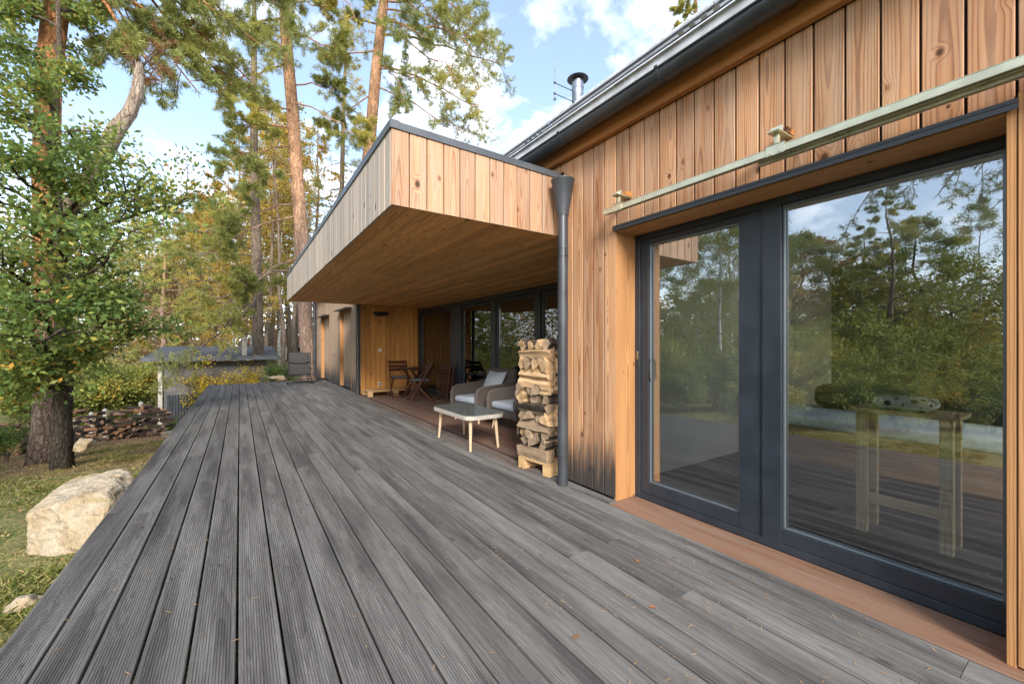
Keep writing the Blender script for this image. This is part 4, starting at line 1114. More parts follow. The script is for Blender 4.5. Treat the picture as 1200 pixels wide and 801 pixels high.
# ================================================================== ROCKS
def rock(pts, label, name='boulder', seed=1, cuts=5, amp=.05, cat='boulder', group=None):
    bm = bmesh.new()
    for p in pts: bm.verts.new(p)
    r = bmesh.ops.convex_hull(bm, input=bm.verts[:])
    bmesh.ops.delete(bm, geom=[g for g in r['geom_interior'] if isinstance(g, bmesh.types.BMVert)], context='VERTS')
    bmesh.ops.bevel(bm, geom=bm.edges[:], offset=amp * .35, segments=1, affect='EDGES', clamp_overlap=True)
    bmesh.ops.triangulate(bm, faces=bm.faces[:])
    for _ in range(cuts + 1):
        lim = [e for e in bm.edges if e.calc_length() > amp * .45]
        if not lim: break
        bmesh.ops.subdivide_edges(bm, edges=lim, cuts=1, smooth=.0); bmesh.ops.triangulate(bm, faces=bm.faces[:])
    bm.normal_update(); c = sum((v.co for v in bm.verts), Vector()) / len(bm.verts)
    for v in bm.verts:
        q = v.co + Vector((seed, 0, 0)); k = 1 / amp
        n = mnoise.noise(q * k * .28) * 1.0 + mnoise.noise(q * k * .7) * .5 + mnoise.noise(q * k * 1.7) * .22
        rg = abs(mnoise.noise(Vector((q.x * k * .2, q.y * k * .2, q.z * k * .6)))) * .8
        v.co += v.normal * amp * .55 * (n - rg)
    bm.normal_update()
    for v in bm.verts: v.co -= c
    me = bpy.data.meshes.new(name); bm.to_mesh(me); bm.free()
    me.polygons.foreach_set('use_smooth', [True] * len(me.polygons)); me.set_sharp_from_angle(angle=R(26)); me.materials.append(M['rock'])
    o = link(name, me); o.location = c; return tag(o, label, cat, group)
rock([at(29, 604, 3.60), at(34, 660, 3.52), at(118, 640, 3.46), at(150, 600, 3.84), at(162, 563, 4.2), at(147, 547, 4.35), at(60, 577, 3.80), at(66, 590, 3.55), at(128, 573, 3.75),
      at(84, 560, 4.5), at(158, 580, 4.6), at(60, 700, 3.7), at(130, 690, 3.6), at(150, 640, 4.3), at(45, 650, 4.3)], 'large pale sandstone boulder in the grass beside the deck edge', seed=2.3, amp=.036)
def small_rock(u, v, t, sx, sy, sz, label, seed, name='stone', group=None):
    p = at(u, v, t); rr = random.Random(seed)
    pts = [p + Vector((sx * q[0], sy * q[1], sz * q[2])) * rr.uniform(.85, 1.15) for q in [unit(np.array([rr.gauss(0, 1), rr.gauss(0, 1), rr.gauss(0, 1)])) for _ in range(16)]]
    return rock(pts, label, name, seed, 4, max(.02, sx * .22), 'stone', group)
small_rock(30, 712, 2.72, .13, .14, .09, 'small pale stone low in the grass by the near deck edge', 5)
small_rock(99, 522, 6.3, .17, .14, .12, 'yellowish stone lying in front of the big left trunk', 6)
small_rock(200, 508, 8.6, .18, .2, .12, 'mossy flat stone at the deck edge beyond the boulder', 7)
small_rock(325, 443, 16.4, .35, .2, .16, 'pale stone just past the far end of the deck', 8)

# ================================================================== SHED, WOODPILES, POSTS, FAR HOUSE
SH = thing('shed', 'low grey block shed with dark felt roof beyond the deck', 'shed', (-2.64, 21.0, -2.05))
mb = MB(); mb.box((.12, .02, -.3), (3.75, .22, 2.62)); mb.box((.12, .22, -.3), (.32, 4.2, 2.62)); mb.box((3.55, .22, -.3), (3.75, 4.2, 2.62)); mb.build('wall', M['blockwall'], SH)
mb = MB(); mb.prism([(-.45, 2.70), (4.9, 3.12), (4.9, 3.24), (-.45, 2.80)], -.45, 4.1, (0, 1, 0), (0, 0, 1), (1, 0, 0), (0, 0, 0)); SR = mb.build('roof', M['felt'], SH)
mb = MB(); mb.box((-.46, -.50, 2.67), (4.12, -.452, 2.82)); mb.build('eaves_trim', M['flash'], SR)
mb = MB(); mb.board((-.02, -.06, -.4), (.115, .08, 2.66), 2); mb.build('corner_post', M['paleposts'], SH)
mb = MB(); mb.box((2.72, .2, 2.85), (2.90, .38, 3.5), .01); mb.lathe([(.10, 0), (.13, .03), (.06, .16), (.0, .18)], 12, (2.81, .29, 3.5)); mb.build('vent_stack', M['paleposts'], SR)
FC = thing('metal_screen', 'dark corrugated metal screen in front of the grey shed wall', 'screen', (-2.32, 20.3, -1.86))
mb = MB()
for i in range(26): mb.prism([(0, 0), (.03, -.02), (.06, -.02), (.09, 0), (.09, .004), (.06, -.016), (.03, -.016), (0, .004)], -.2, 1.18, (1, 0, 0), (0, 1, 0), (0, 0, 1), (.09 * i, 0, 0))
mb.build('sheet', M['fencegrey'], FC)
for x in (0, 1.15, 2.3):
    mb = MB(); mb.box((x, .012, -.6), (x + .06, .07, 1.24)); mb.build('post', M['flash'], FC)
mesh_r = [log_mesh(k, .34, .055, rdl, 'logred') for k in ('split', 'wedge', 'round', 'split')]
def woodpile(p, d, rows, cols, label, group, dz=.088, tilt=.0):
    d = Vector(d).normalized(); a = math.atan2(d.y, d.x)
    for r_ in range(rows):
        for c_ in range(cols):
            if rdl.random() < .03 * r_: continue
            q = p + d * (c_ * .355 + rdl.uniform(-.03, .03) + (.17 if r_ % 2 else 0)); q.z = ground(q.x, q.y) + r_ * dz + .04
            q += Vector((-d.y, d.x, 0)) * rdl.uniform(-.06, .06)
            put_log(rdl.choice(mesh_r), q, (rdl.uniform(0, 6.2), rdl.uniform(-.08, .08), a + rdl.uniform(-.14, .14) + (1.5 if rdl.random() < .45 else 0)), label, group, (1.05, rdl.uniform(1.15, 1.5), rdl.uniform(1.05, 1.45)))
g0 = at(92, 515, 12.2); g1 = at(186, 508, 12.6)
woodpile(g0 + Vector((0, 0, -.06)), (g1 - g0) * Vector((1, 1, 0)), 11, 7, 'reddish split log in the woodpile between the big tree and the shed', 'logs of the woodpile before the shed')
g0 = at(-25, 545, 9.2); g1 = at(42, 540, 9.6)
woodpile(g0 + Vector((0, 0, -.06)), (g1 - g0) * Vector((1, 1, 0)), 8, 5, 'dim split log in the low woodpile left of the big trunk', 'logs of the shaded woodpile')
for i, (u, v, h, lab) in enumerate(((88, 489, .5, 'pale post top nearest to the big trunk, behind the woodpile'), (107, 480, .7, 'pale post sticking up above the left end of the woodpile'), (123, 476, .8, 'pale post above the gap in the woodpile'), (165, 468, .9, 'pale post behind the woodpile close to the shed corner'))):
    p = at(u, v + 3, 13.4); mb = MB(); mb.box((-.045, -.045, -h - .5), (.045, .045, -.04)); mb.lathe([(.068, -.04), (.055, -.02), (.0, .03)], 4, (0, 0, 0)); o = mb.build('fence_post', M['paleposts']); o.location = p
    tag(o, lab, 'post', 'pale posts behind the woodpile')
FH = thing('far_house', 'pale house with red roof half hidden by slender trunks', 'house', at_ground(330, 42), R(-10))
mb = MB(); mb.box((-3.2, 0, -.5), (3.2, 6, 1.6)); mb.build('wall', M['housewall'], FH)
mb = MB(); mb.prism([(-3.6, 1.55), (3.6, 1.55), (0, 3.2)], -.4, 6.4, (1, 0, 0), (0, 0, 1), (0, 1, 0), (0, 0, 0)); mb.build('roof', M['redroof'], FH)
for x in (-1.9, .9):
    mb = MB(); mb.box((x, -.03, .3), (x + 1.0, .01, 1.3)); mb.build('window', M['darkglass'], FH)

# ================================================================== TREES
def finish(root, g, bark_m, leaf_specs, off):
    """trunk mesh + crown meshes, in coordinates relative to the root"""
    o = Vector(off)
    g.mb.v = [tuple(Vector(v) - o) for v in g.mb.v]
    g.mb.build('trunk', M[bark_m], root, recalc=False, sharp=180)
    for nm, V, r, m in leaf_specs: quads_mesh(nm, V - np.array(tuple(o)), r, M[m], root)

# ---- big oak at the left
base = at_ground(73, 6.7)
OAK = thing('oak_tree', 'leafy green oak with slender trunk in front of the thick pine trunk', 'tree', base)
g = Grower(11)
tp = [base + Vector((0, 0, -.3)), at(72, 490, 6.7), at(76, 430, 6.7), at(73, 340, 6.75), at(66, 250, 6.8), at(62, 150, 6.9), at(70, 60, 7.0), at(66, -40, 7.1), at(60, -130, 7.2)]
g.trunk(tp, [.16, .125, .115, .10, .08, .06, .04, .025, .01], 12)
def on(tpts, z):
    for a, b in zip(tpts, tpts[1:]):
        if a.z <= z <= b.z: return a.lerp(b, (z - a.z) / (b.z - a.z))
    return tpts[-1].copy() if z > tpts[-1].z else tpts[1].copy()
for u, v, t in ((-75, 62, 6.4), (-50, 190, 5.6), (-70, 320, 5.4), (5, 50, 6.8), (18, 125, 6.0), (-5, 180, 5.5), (35, 95, 6.3), (92, 85, 6.8), (95, 150, 6.1), (55, 185, 5.8), (15, 240, 5.3), (112, 205, 6.0),
                (150, 232, 6.2), (195, 214, 6.5), (222, 236, 6.8), (165, 275, 6.0), (125, 305, 5.6), (60, 262, 5.3), (-10, 300, 5.0), (28, 345, 5.1), (88, 345, 5.6), (135, 375, 6.0), (170, 392, 6.5),
                (8, 410, 5.2), (42, 432, 5.5), (-35, 455, 5.2), (104, 412, 6.2), (-10, 370, 4.9), (20, 15, 7.2), (-30, -60, 7.0), (70, -70, 7.2), (100, 20, 7.6), (60, 320, 7.8), (20, 300, 8.2), (110, 260, 8.0), (-60, 120, 8), (150, 345, 7.4), (0, 455, 6.2), (62, 395, 5.2), (-40, 400, 6.2), (25, 190, 7.8), (55, 60, 8)):
    e = at(u, v, t); d = (e - at(68, v, 6.8)).length
    s0 = on(tp, max(.5, e.z - .42 * d + .15))
    g.limb(s0, e, .018 + .012 * d, .10, 6, .40, 2, 5, .40, .35, .10, .55)
P, D = g.arrays()
V = leaves(P, D, 6, .12, .085, .052, .15, .6)
finish(OAK, g, 'bark_oak', [('crown', V, clump_rnd(P, 6, .06, .98, 1.5, .2), 'f_oak')], base)

# ---- thick pine at the left, its snag and dead twigs
base = at_ground(55, 7.5)
PN = thing('pine_tree', 'thick old pine at left with a broken dead limb and orange upper trunk', 'tree', base)
g = Grower(5)
tp = [base + Vector((-.02, 0, -.3)), at(58, 505, 7.5), at(60, 440, 7.5), at(58, 330, 7.5), at(54, 210, 7.5), at(57, 90, 7.5), at(66, 0, 7.6), at(78, -110, 7.7), at(90, -260, 7.8), at(95, -420, 7.9)]
g.trunk(tp, [.29, .235, .21, .195, .185, .175, .18, .16, .13, .08], 16)
lim = lambda a, u, v, t, r, sag=.12, kids=9, kl=.34, lvl=2, st=.45: g.limb(on(tp, at(60, a, 7.5).z), at(u, v, t), r, sag, kids, kl, lvl, 6, st, .3, .07, .45)
for a, u, v, t, r in ((-40, 214, 58, 8.8, .055), (-120, 130, 20, 8.0, .05), (-90, 175, 75, 8.2, .045), (-170, 250, 15, 8.8, .05), (-60, 190, 105, 7.8, .04), (-200, 170, -40, 8.4, .05), (-230, 300, -30, 9.5, .055), (-150, 300, 50, 9.8, .05),
                      (-100, 235, 110, 9.2, .04), (-150, 20, -20, 7.0, .05), (-220, -60, -90, 7, .05), (-60, -30, 20, 8.5, .045), (-300, 90, -160, 7.4, .045), (-320, 200, -150, 8.8, .05), (-30, 120, 70, 8.8, .035), (-190, 345, 15, 10.5, .05), (-150, 70, 10, 9.2, .05), (-130, 160, 40, 9.8, .04), (-100, 240, 40, 9.5, .04), (-60, 262, 85, 9.8, .04), (-150, 210, 5, 8.6, .045), (-90, 292, 92, 10.2, .04), (-200, 260, -10, 9.2, .045), (-120, 270, 120, 10.4, .04)):
    lim(a, u, v, t, r)
P, D = g.arrays()
V = tufts(P, D, 18, .14, .012, .62)
finish(PN, g, 'bark_pine_near', [('crown', V, clump_rnd(P, 18, .05, .9, .9, .12, 4.), 'f_pine')], base)
mb = MB(); random.seed(5)
mb.tube([on(tp, at(60, 262, 7.5).z), at(92, 236, 7.35), at(118, 190, 7.3), at(136, 152, 7.25), at(152, 132, 7.25), at(161, 108, 7.25), at(163, 84, 7.25), at(164, 74, 7.25)], [.15, .145, .135, .125, .105, .085, .066, .035], 12, jit=.07)
mb.tube([at(163, 92, 7.25), at(159, 72, 7.26)], [.045, .008], 6)
mb.v = [tuple(Vector(v) - base) for v in mb.v]; mb.build('broken_limb', M['bark_snag'], PN, recalc=False, sharp=180)
g = Grower(8)
for u, v in ((150, 55), (185, 55), (198, 75), (180, 95), (160, 65), (200, 45)): g.limb(at(160, 90, 7.6), at(u, v, 7.6), .012, .1, 5, .4, 1, 4, .4, .3, .12)
P, D = g.arrays(); g.mb.v = [tuple(Vector(v) - base) for v in g.mb.v]; db = g.mb.build('dead_branch', M['bark_grey'], PN, recalc=False, sharp=180)
quads_mesh('dead_needles', tufts(P, D, 10, .11, .011, .8) - np.array(tuple(base)), rng.uniform(0, 1, len(P) * 10), M['f_dead'], db)

# ---- tall pines in the middle
def tall_pine(name, label, u0, t, tr, rad, limbs, bark_m='bark_pine', seed=3, leaf='f_pine', per=18, ln=.165, wd=.016, kids=11, kl=.36):
    base = at_ground(u0, t); root = thing(name, label, 'tree', base)
    g = Grower(seed); tp = [base + Vector((0, 0, -.4))] + [at(u, v, t) for u, v in tr]
    g.trunk(tp, rad, 14)
    for a, u, v, tt, r, bare in limbs:
        g.limb(on(tp, EYE + (HOR - a) / FPX * t), at(u, v, tt), r, .08, kids if bare < .9 else 4, kl, 2, 6, bare, .3, .10, .5)
    P, D = g.arrays()
    finish(root, g, bark_m, [('crown', tufts(P, D, per, ln, wd, .8), clump_rnd(P, per, .05, .95, .45, .13, seed), leaf)], base)
    return root
tall_pine('pine_tree', 'tall pine with pinkish bare trunk rising just left of the canopy corner', 363, 17.2, [(362, 420), (358, 380), (355, 300), (349, 220), (343, 130), (335, 40), (332, -40), (330, -130), (330, -260), (332, -380)],
          [.36, .31, .295, .275, .25, .235, .215, .20, .16, .11, .05],
          [(238, 262, 262, 15.5, .055, .55), (252, 248, 292, 15, .05, .6), (300, 285, 335, 15.5, .05, .7), (316, 272, 332, 15, .06, .75), (205, 290, 215, 15, .05, .5), (150, 275, 150, 15.5, .05, .45), (120, 425, 158, 16.5, .035, .8),
           (75, 250, 110, 15, .05, .4), (60, 290, 30, 15.5, .05, .4), (40, 395, 60, 16, .05, .4), (20, 240, 55, 15, .05, .4), (0, 380, 10, 16, .05, .4), (-30, 300, 0, 15, .05, .35), (-60, 420, 20, 16, .05, .35), (-60, 230, -20, 16, .05, .35), (-120, 380, -60, 16, .05, .3), (-150, 280, -70, 16, .05, .3),
           (130, 300, 128, 15, .04, .5), (100, 400, 105, 17, .04, .5), (170, 255, 195, 16, .045, .5), (-90, 340, -20, 15.5, .05, .3), (30, 330, 55, 14.8, .045, .4)], seed=21)
tall_pine('pine_tree', 'tall orange trunked pine rising behind the canopy top', 425, 20.0, [(425, 420), (428, 300), (430, 200), (434, 160), (441, 80), (449, 10), (455, -60), (460, -150), (464, -280)],
          [.36, .34, .31, .28, .265, .24, .22, .20, .15, .06],
          [(25, 560, 58, 18, .065, .5), (40, 590, 78, 19, .06, .55), (30, 540, 95, 18, .05, .5), (75, 555, 125, 19, .06, .55), (80, 500, 100, 18, .045, .45), (100, 545, 165, 19, .045, .6), (60, 470, 115, 18, .04, .5), (0, 520, 20, 18, .055, .4), (-20, 560, 20, 18.5, .055, .4), (-40, 500, -20, 18, .05, .35), (-50, 550, -15, 19, .05, .35),
           (60, 385, 70, 18.5, .05, .5), (30, 395, 20, 19, .05, .4), (0, 420, -10, 18, .05, .35), (110, 385, 150, 19, .04, .6), (-90, 520, -80, 19, .05, .3), (-90, 420, -70, 19, .05, .3), (20, 490, 45, 17.5, .045, .45), (-30, 470, 5, 17.5, .05, .35), (10, 575, 45, 19.5, .05, .5)], seed=33)
tall_pine('pine_tree', 'grey trunked pine with drooping green branches above the shed roof', 303, 18.6, [(303, 420), (302, 350), (300, 270), (298, 200), (297, 120), (298, 40), (298, -40)],
          [.26, .22, .21, .20, .17, .14, .11, .05],
          [(300, 195, 300, 16, .05, .45), (330, 235, 385, 15.5, .05, .45), (270, 205, 275, 16.5, .05, .4), (340, 190, 372, 15, .05, .5), (355, 212, 432, 14.5, .05, .55), (240, 235, 245, 17, .04, .4), (350, 262, 395, 16, .045, .4), (330, 175, 335, 17, .045, .45), (180, 265, 180, 18, .04, .35), (150, 325, 160, 18, .04, .35), (300, 335, 335, 17, .04, .5), (100, 270, 105, 18, .04, .3)], 'bark_grey', seed=44, leaf='f_pine', kids=9, per=11)
tall_pine('pine_tree', 'slim young pine standing between the two tall pine trunks', 398, 25.0, [(398, 400), (400, 250), (402, 150), (405, 60), (406, 20)], [.18, .17, .15, .12, .07, .02],
          [(v, 400 + s * w, v + 14, 24.5 + k, .03, .3) for v, w in ((40, 10), (65, 18), (95, 26), (125, 30), (155, 34), (190, 36), (220, 36)) for s, k in ((1, .6), (-1, -.5), (.3, -1.2))], 'bark_grey', seed=52, leaf='f_pine_yel', per=9, ln=.22, wd=.018, kids=5, kl=.45)
tall_pine('pine_tree', 'pine crown peeping over the house roof ridge', 815, 24, [(815, 350), (815, 200), (815, 60), (815, 0), (815, -40)], [.2, .2, .18, .14, .1, .05],
          [(60, 790, 30, 23, .04, .3), (40, 830, 15, 23, .04, .3), (20, 795, 8, 23, .04, .3), (0, 825, -10, 23, .04, .3), (-20, 800, -40, 24, .04, .3), (50, 845, 40, 25, .04, .3), (70, 800, 45, 24, .04, .3)], seed=61)
tall_pine('pine_tree', 'old pine beside the near end of the deck, its branch mirrored in the right pane', 0, 1, [], [], [], seed=1) if False else None

# ---- prototypes for the background trees
def proto(kind, seed):
    g = Grower(seed); rd = random.Random(seed)
    H = dict(birch=12, green=8, larch=14, slender=15, pine=11, bush=2.2)[kind]
    if kind == 'bush':
        for i in range(9):
            a = rd.uniform(0, 6.28); rr_ = rd.uniform(.3, 1.1)
            g.limb((rd.uniform(-.15, .15), rd.uniform(-.15, .15), -.1), (math.cos(a) * rr_, math.sin(a) * rr_, H * rd.uniform(.5, 1.0)), .025, .1, 6, .5, 2, 4, .2, .3, .12)
        return g, H
    n = 7; x = y = 0; tp = [Vector((0, 0, -.5))]
    for i in range(1, n + 1):
        x += rd.gauss(0, .10 if kind != 'green' else .2); y += rd.gauss(0, .10 if kind != 'green' else .2); tp.append(Vector((x, y, H * i / n)))
    r0 = dict(birch=.11, green=.14, larch=.17, slender=.13, pine=.16)[kind]
    g.trunk(tp, [r0 * (1 - .9 * i / n) for i in range(n + 1)], 9)
    nl, lo = dict(birch=(26, .30), green=(36, .05), larch=(34, .25), slender=(22, .50), pine=(34, .22))[kind]
    for i in range(nl):
        k = lo + (1 - lo) * (i + rd.random()) / nl; z = H * k; a = i * 2.4 + rd.uniform(-.5, .5)
        sh = {'birch': (.20, .55), 'green': (.36, .30), 'larch': (.17, -.05), 'slender': (.13, .30), 'pine': (.22, .10)}[kind]
        rad_ = H * sh[0] * (math.sin(math.pi * min(1, .12 + .88 * (k - lo) / (1 - lo)) ** .8) * .75 + .25 * (1 - k) + .12) * rd.uniform(.75, 1.15)
        s0 = on(tp, z); e = s0 + Vector((math.cos(a) * rad_, math.sin(a) * rad_, rad_ * sh[1]))
        g.limb(s0, e, r0 * .30 * (1.1 - k), .08, 5, .45, 2 if kind in ('green', 'birch', 'pine') else 1, 4, .2, .3, .1)
    return g, H
PROTO = {}
def make_proto(key, kind, seed, bark_m, leaf, per, ln, wd, spread=.14, needle=False):
    g, H = proto(kind, seed); P, D = g.arrays()
    V = tufts(P, D, per, ln, wd, .7) if needle else leaves(P, D, per, spread, ln, wd, .3, .8)
    PROTO[key] = (g, H, P, per, V, bark_m, leaf, seed)
make_proto('birch', 'birch', 101, 'birch', 'f_yellow', 8, .10, .07)
make_proto('birchgreen', 'birch', 102, 'birch', 'f_green', 9, .085, .06)
make_proto('green', 'green', 103, 'bark_oak', 'f_green', 12, .095, .06)
make_proto('pinegreen', 'pine', 117, 'bark_grey', 'f_pine', 10, .18, .020, needle=True)
make_proto('buff', 'green', 104, 'bark_grey', 'f_buff', 9, .10, .07)
make_proto('larch', 'larch', 105, 'bark_grey', 'f_yellow', 30, .16, .028, needle=True)
make_proto('slender', 'slender', 106, 'bark_grey', 'f_yellow', 6, .14, .09)
make_proto('pine', 'pine', 107, 'bark_pine', 'f_pine_yel', 9, .22, .026, needle=True)
make_proto('bush', 'bush', 108, 'bark_grey', 'f_shrub', 7, .10, .055, .10)
make_proto('bushyellow', 'bush', 109, 'bark_grey', 'f_bright', 3, .09, .06, .12)
make_proto('bushgreen', 'bush', 110, 'bark_grey', 'f_green', 7, .10, .06, .12)
FIRST = {}
NAMES = dict(birch='birch_tree', birchgreen='birch_tree', green='broadleaf_tree', buff='broadleaf_tree', larch='larch_tree', slender='slender_tree', pine='pine_tree', pinegreen='pine_tree', bush='shrub', bushyellow='shrub', bushgreen='shrub')
def plant(key, p, h, rz, label, group=None):
    g, H, P, per, V, bark_m, leaf, seed = PROTO[key]
    if key not in FIRST:
        r = thing(NAMES[key], label, 'shrub' if 'bush' in key else 'tree', p, rz, group)
        g.mb.build('trunk' if 'bush' not in key else 'stems', M[bark_m], r, recalc=False, sharp=180)
        quads_mesh('crown' if 'bush' not in key else 'foliage', V, clump_rnd(P, per, 0, 1, .7, .15, seed), M[leaf], r); r.scale = (h / H,) * 3; FIRST[key] = r; return r
    r = dup(FIRST[key], p, rz, label, None, h / H)
    if group: r['group'] = group
    elif 'group' in r: del r['group']
    return r
def pl(key, u, t, h, rz, label, group=None): return plant(key, at_ground(u, t), h, rz, label, group)
GS = 'slender trees beyond the lounger'; LS = 'slender bare trunked tree with sparse yellow leaves beyond the lounger'
for u, t, h, rz in ((312, 26, 17, .3), (322, 30, 19, 1.7), (331, 25, 16, 2.9), (341, 32, 19, 4.1), (348, 27, 17, 5.2), (317, 36, 20, .9), (337, 38, 20, 2.2)): pl('slender', u, t, h, rz, LS, GS)
pl('larch', 282, 27, 17.5, .4, 'golden larch behind the grey trunked pine')
pl('larch', 318, 34, 19, 2.0, 'tall golden larch left of the pinkish pine trunk')
pl('larch', 372, 33, 19.5, 3.1, 'golden larch showing between the pinkish and the orange pine trunks')
pl('birch', 250, 30, 13.5, 1.0, 'yellow birch behind the drooping pine branches')
pl('birch', 208, 36, 12, 2.4, 'yellow birch above the left end of the shed roof')
pl('buff', 170, 27, 8.5, .2, 'buff leaved tree between the oak and the shed')
pl('buff', 225, 26, 8.5, 1.9, 'buff leaved tree directly behind the shed roof')
pl('buff', 120, 33, 9, 3.3, 'buff leaved tree seen through the oak leaves')
pl('pine', 190, 24, 12.5, .6, 'greenish yellow pine behind the shed, right of the oak')
pl('larch', 255, 24, 13.5, 2.2, 'golden larch rising over the middle of the shed roof')
pl('birchgreen', 60, 27, 12, .7, 'greenish birch behind the thick left pine')
pl('birchgreen', 140, 40, 13, 2.7, 'tall greenish birch far behind the woodpile')
pl('green', 15, 24, 7, 1.3, 'rounded broadleaf tree far left behind the oak')
pl('green', -60, 22, 8, 2.6, 'broadleaf tree at the far left frame edge')
pl('pine', 470, 36, 18, .3, 'hazy pine behind the canopy to the right of the orange trunk')
pl('birch', 500, 34, 13, .3, 'yellow birch tucked low behind the canopy')
pl('birch', 275, 24, 10.5, 2.6, 'yellow birch right behind the shed vent stack')
pl('larch', 232, 29, 15, 1.2, 'golden larch left of the grey trunked pine')
pl('larch', 300, 31, 17, 4.6, 'golden larch tucked between the slender trees and the grey pine')
pl('birch', 328, 29, 13, 5.6, 'yellow birch among the slender trunks beyond the lounger')
pl('birchgreen', 180, 31, 13, 4.4, 'greenish birch rising behind the left end of the shed')
pl('larch', 265, 37, 19, 3.9, 'golden larch far behind the shed vent stack')
pl('birch', 295, 38, 17, .9, 'tall yellow birch far behind the grey trunked pine')
pl('birchgreen', 240, 40, 18, 5.1, 'tall greenish birch far behind the shed middle')
pl('larch', 345, 40, 22, 1.4, 'tall golden larch far behind the lounger')
# shrubs
pl('bushgreen', 118, 15.5, 2.3, .3, 'yellow green shrub behind the left half of the woodpile')
pl('bushgreen', 150, 16.5, 2.6, 1.5, 'yellow green shrub in the middle of the hedge behind the woodpile')
pl('bushgreen', 165, 19.5, 2.3, 2.6, 'yellow green shrub against the shed corner')
pl('bushgreen', 92, 17.0, 2.4, 4.0, 'yellow green shrub right beside the thick trunk')
pl('bushgreen', 30, 14, 1.9, 5.0, 'low shrub left of the thick trunk')
pl('bush', 200, 14.4, .42, .3, 'dark green bush in front of the corrugated screen')
pl('bush', 8, 8.2, .75, 1.4, 'dark low shrub at the left frame edge over the shaded woodpile')
pl('bushyellow', 240, 16.6, 2.2, .8, 'bright yellow leaved shrub before the shed, left one')
pl('bushyellow', 272, 16.8, 1.8, 2.3, 'bright yellow leaved shrub before the shed, middle one')
pl('bushyellow', 292, 17.4, 1.6, 3.6, 'bright yellow leaved shrub before the shed, right one')
plant('bush', at(322, 449, 16.9), .75, 2.0, 'light green plant behind the lounger at the deck end')
plant('bush', at(338, 449, 17.6), .7, 4.0, 'light green plant close behind the lounger backrest')

# ---- trees left of the frame, seen mirrored in the panes
def mir(u, v, t): p = at(u, v, t); return Vector((2 * 2.805 - p.x, p.y, p.z))
def mpl(key, u, vtop, t, rz, label):
    p = mir(u, HOR, t); z = ground(p.x, p.y); h = (EYE + (HOR - vtop) / FPX * t - z) * (1.14 if vtop < 350 else 1)
    return plant(key, (p.x, p.y, z), h, rz, label)
mpl('pinegreen', 1045, 246, 18, .5, 'broad green pine mirrored in the middle of the right pane')
mpl('birchgreen', 1150, 262, 22, 1.5, 'airy birch mirrored at the right of the right pane')
mpl('birchgreen', 852, 238, 17, 2.5, 'white stemmed birch mirrored in the sliding sash')
mpl('birchgreen', 815, 292, 20, 3.5, 'white stemmed birch mirrored under the canopy reflection')
mpl('birch', 880, 262, 19, 1.1, 'yellowish birch mirrored behind the dark mullion')
mpl('green', 938, 300, 22, 2.1, 'green tree mirrored at the left of the right pane')
mpl('buff', 985, 300, 26, .1, 'buff tree mirrored between green ones in the right pane')
mpl('birchgreen', 846, 236, 13, 5.2, 'slim white stemmed birch, nearest of those mirrored in the sliding sash')
mpl('birchgreen', 864, 275, 14.5, 3.9, 'slim white stemmed birch mirrored beside the sash stile')
mpl('green', 1075, 285, 20, 4.9, 'green broadleaf tree mirrored right of the tall pine')
mpl('pinegreen', 1005, 290, 21, 2.9, 'green pine mirrored left of the tall pine')
mpl('green', 775, 330, 24, 4.4, 'green tree mirrored low in the sliding sash')
mpl('pinegreen', 1112, 318, 24, 3.0, 'green pine mirrored behind the airy birch')
mpl('pine', 1160, 352, 15, 1.0, 'dark young pine mirrored at the right edge of the pane')
mpl('buff', 900, 320, 27, 4.0, 'buff tree mirrored behind the birches')
mpl('green', 1010, 330, 28, 5.5, 'green tree mirrored in the far row')
mpl('green', 830, 345, 27, 1.8, 'green tree mirrored behind white stems')
for i, (u, t, h) in enumerate(((765, 19, 2.6), (800, 17, 2.9), (838, 20, 3.2), (872, 16, 2.4), (915, 17, 3.0), (950, 15, 2.8), (985, 18, 3.3), (1020, 15.5, 2.7), (1060, 16, 3.0), (1095, 18, 3.4), (1130, 15.5, 2.6), (1165, 17, 3.0), (780, 26, 4), (900, 25, 4.2), (1040, 24, 4.2), (1120, 25, 4.2), (760, 12.5, 1.9), (800, 11.5, 1.6), (840, 12.5, 2.0), (880, 11.5, 1.7), (925, 12, 2.1), (960, 11, 1.6), (1000, 12, 1.9), (1040, 10.8, 1.5), (1080, 12, 2.0), (1120, 11, 1.6), (1160, 12, 1.9), (1190, 11, 1.8), (880, 8.6, .95), (915, 8.3, 1.05), (950, 8.6, .9), (985, 8.2, 1.1), (1020, 8.5, .95), (1055, 8.2, 1.1), (1090, 8.6, .9), (1125, 8.3, 1.1), (1160, 8.5, 1.0), (1195, 8.3, 1.1))):
    mpl('bushgreen', u, HOR - 1, t, i * 1.3, 'mirrored shrub').scale = (h / 2.2,) * 3
    o = [q for q in COL.objects if q.get('label') == 'mirrored shrub'][-1]; o['label'] = 'leafy shrub of the undergrowth left of the deck, mirrored low in the panes'; o['group'] = 'undergrowth shrubs mirrored in the panes'
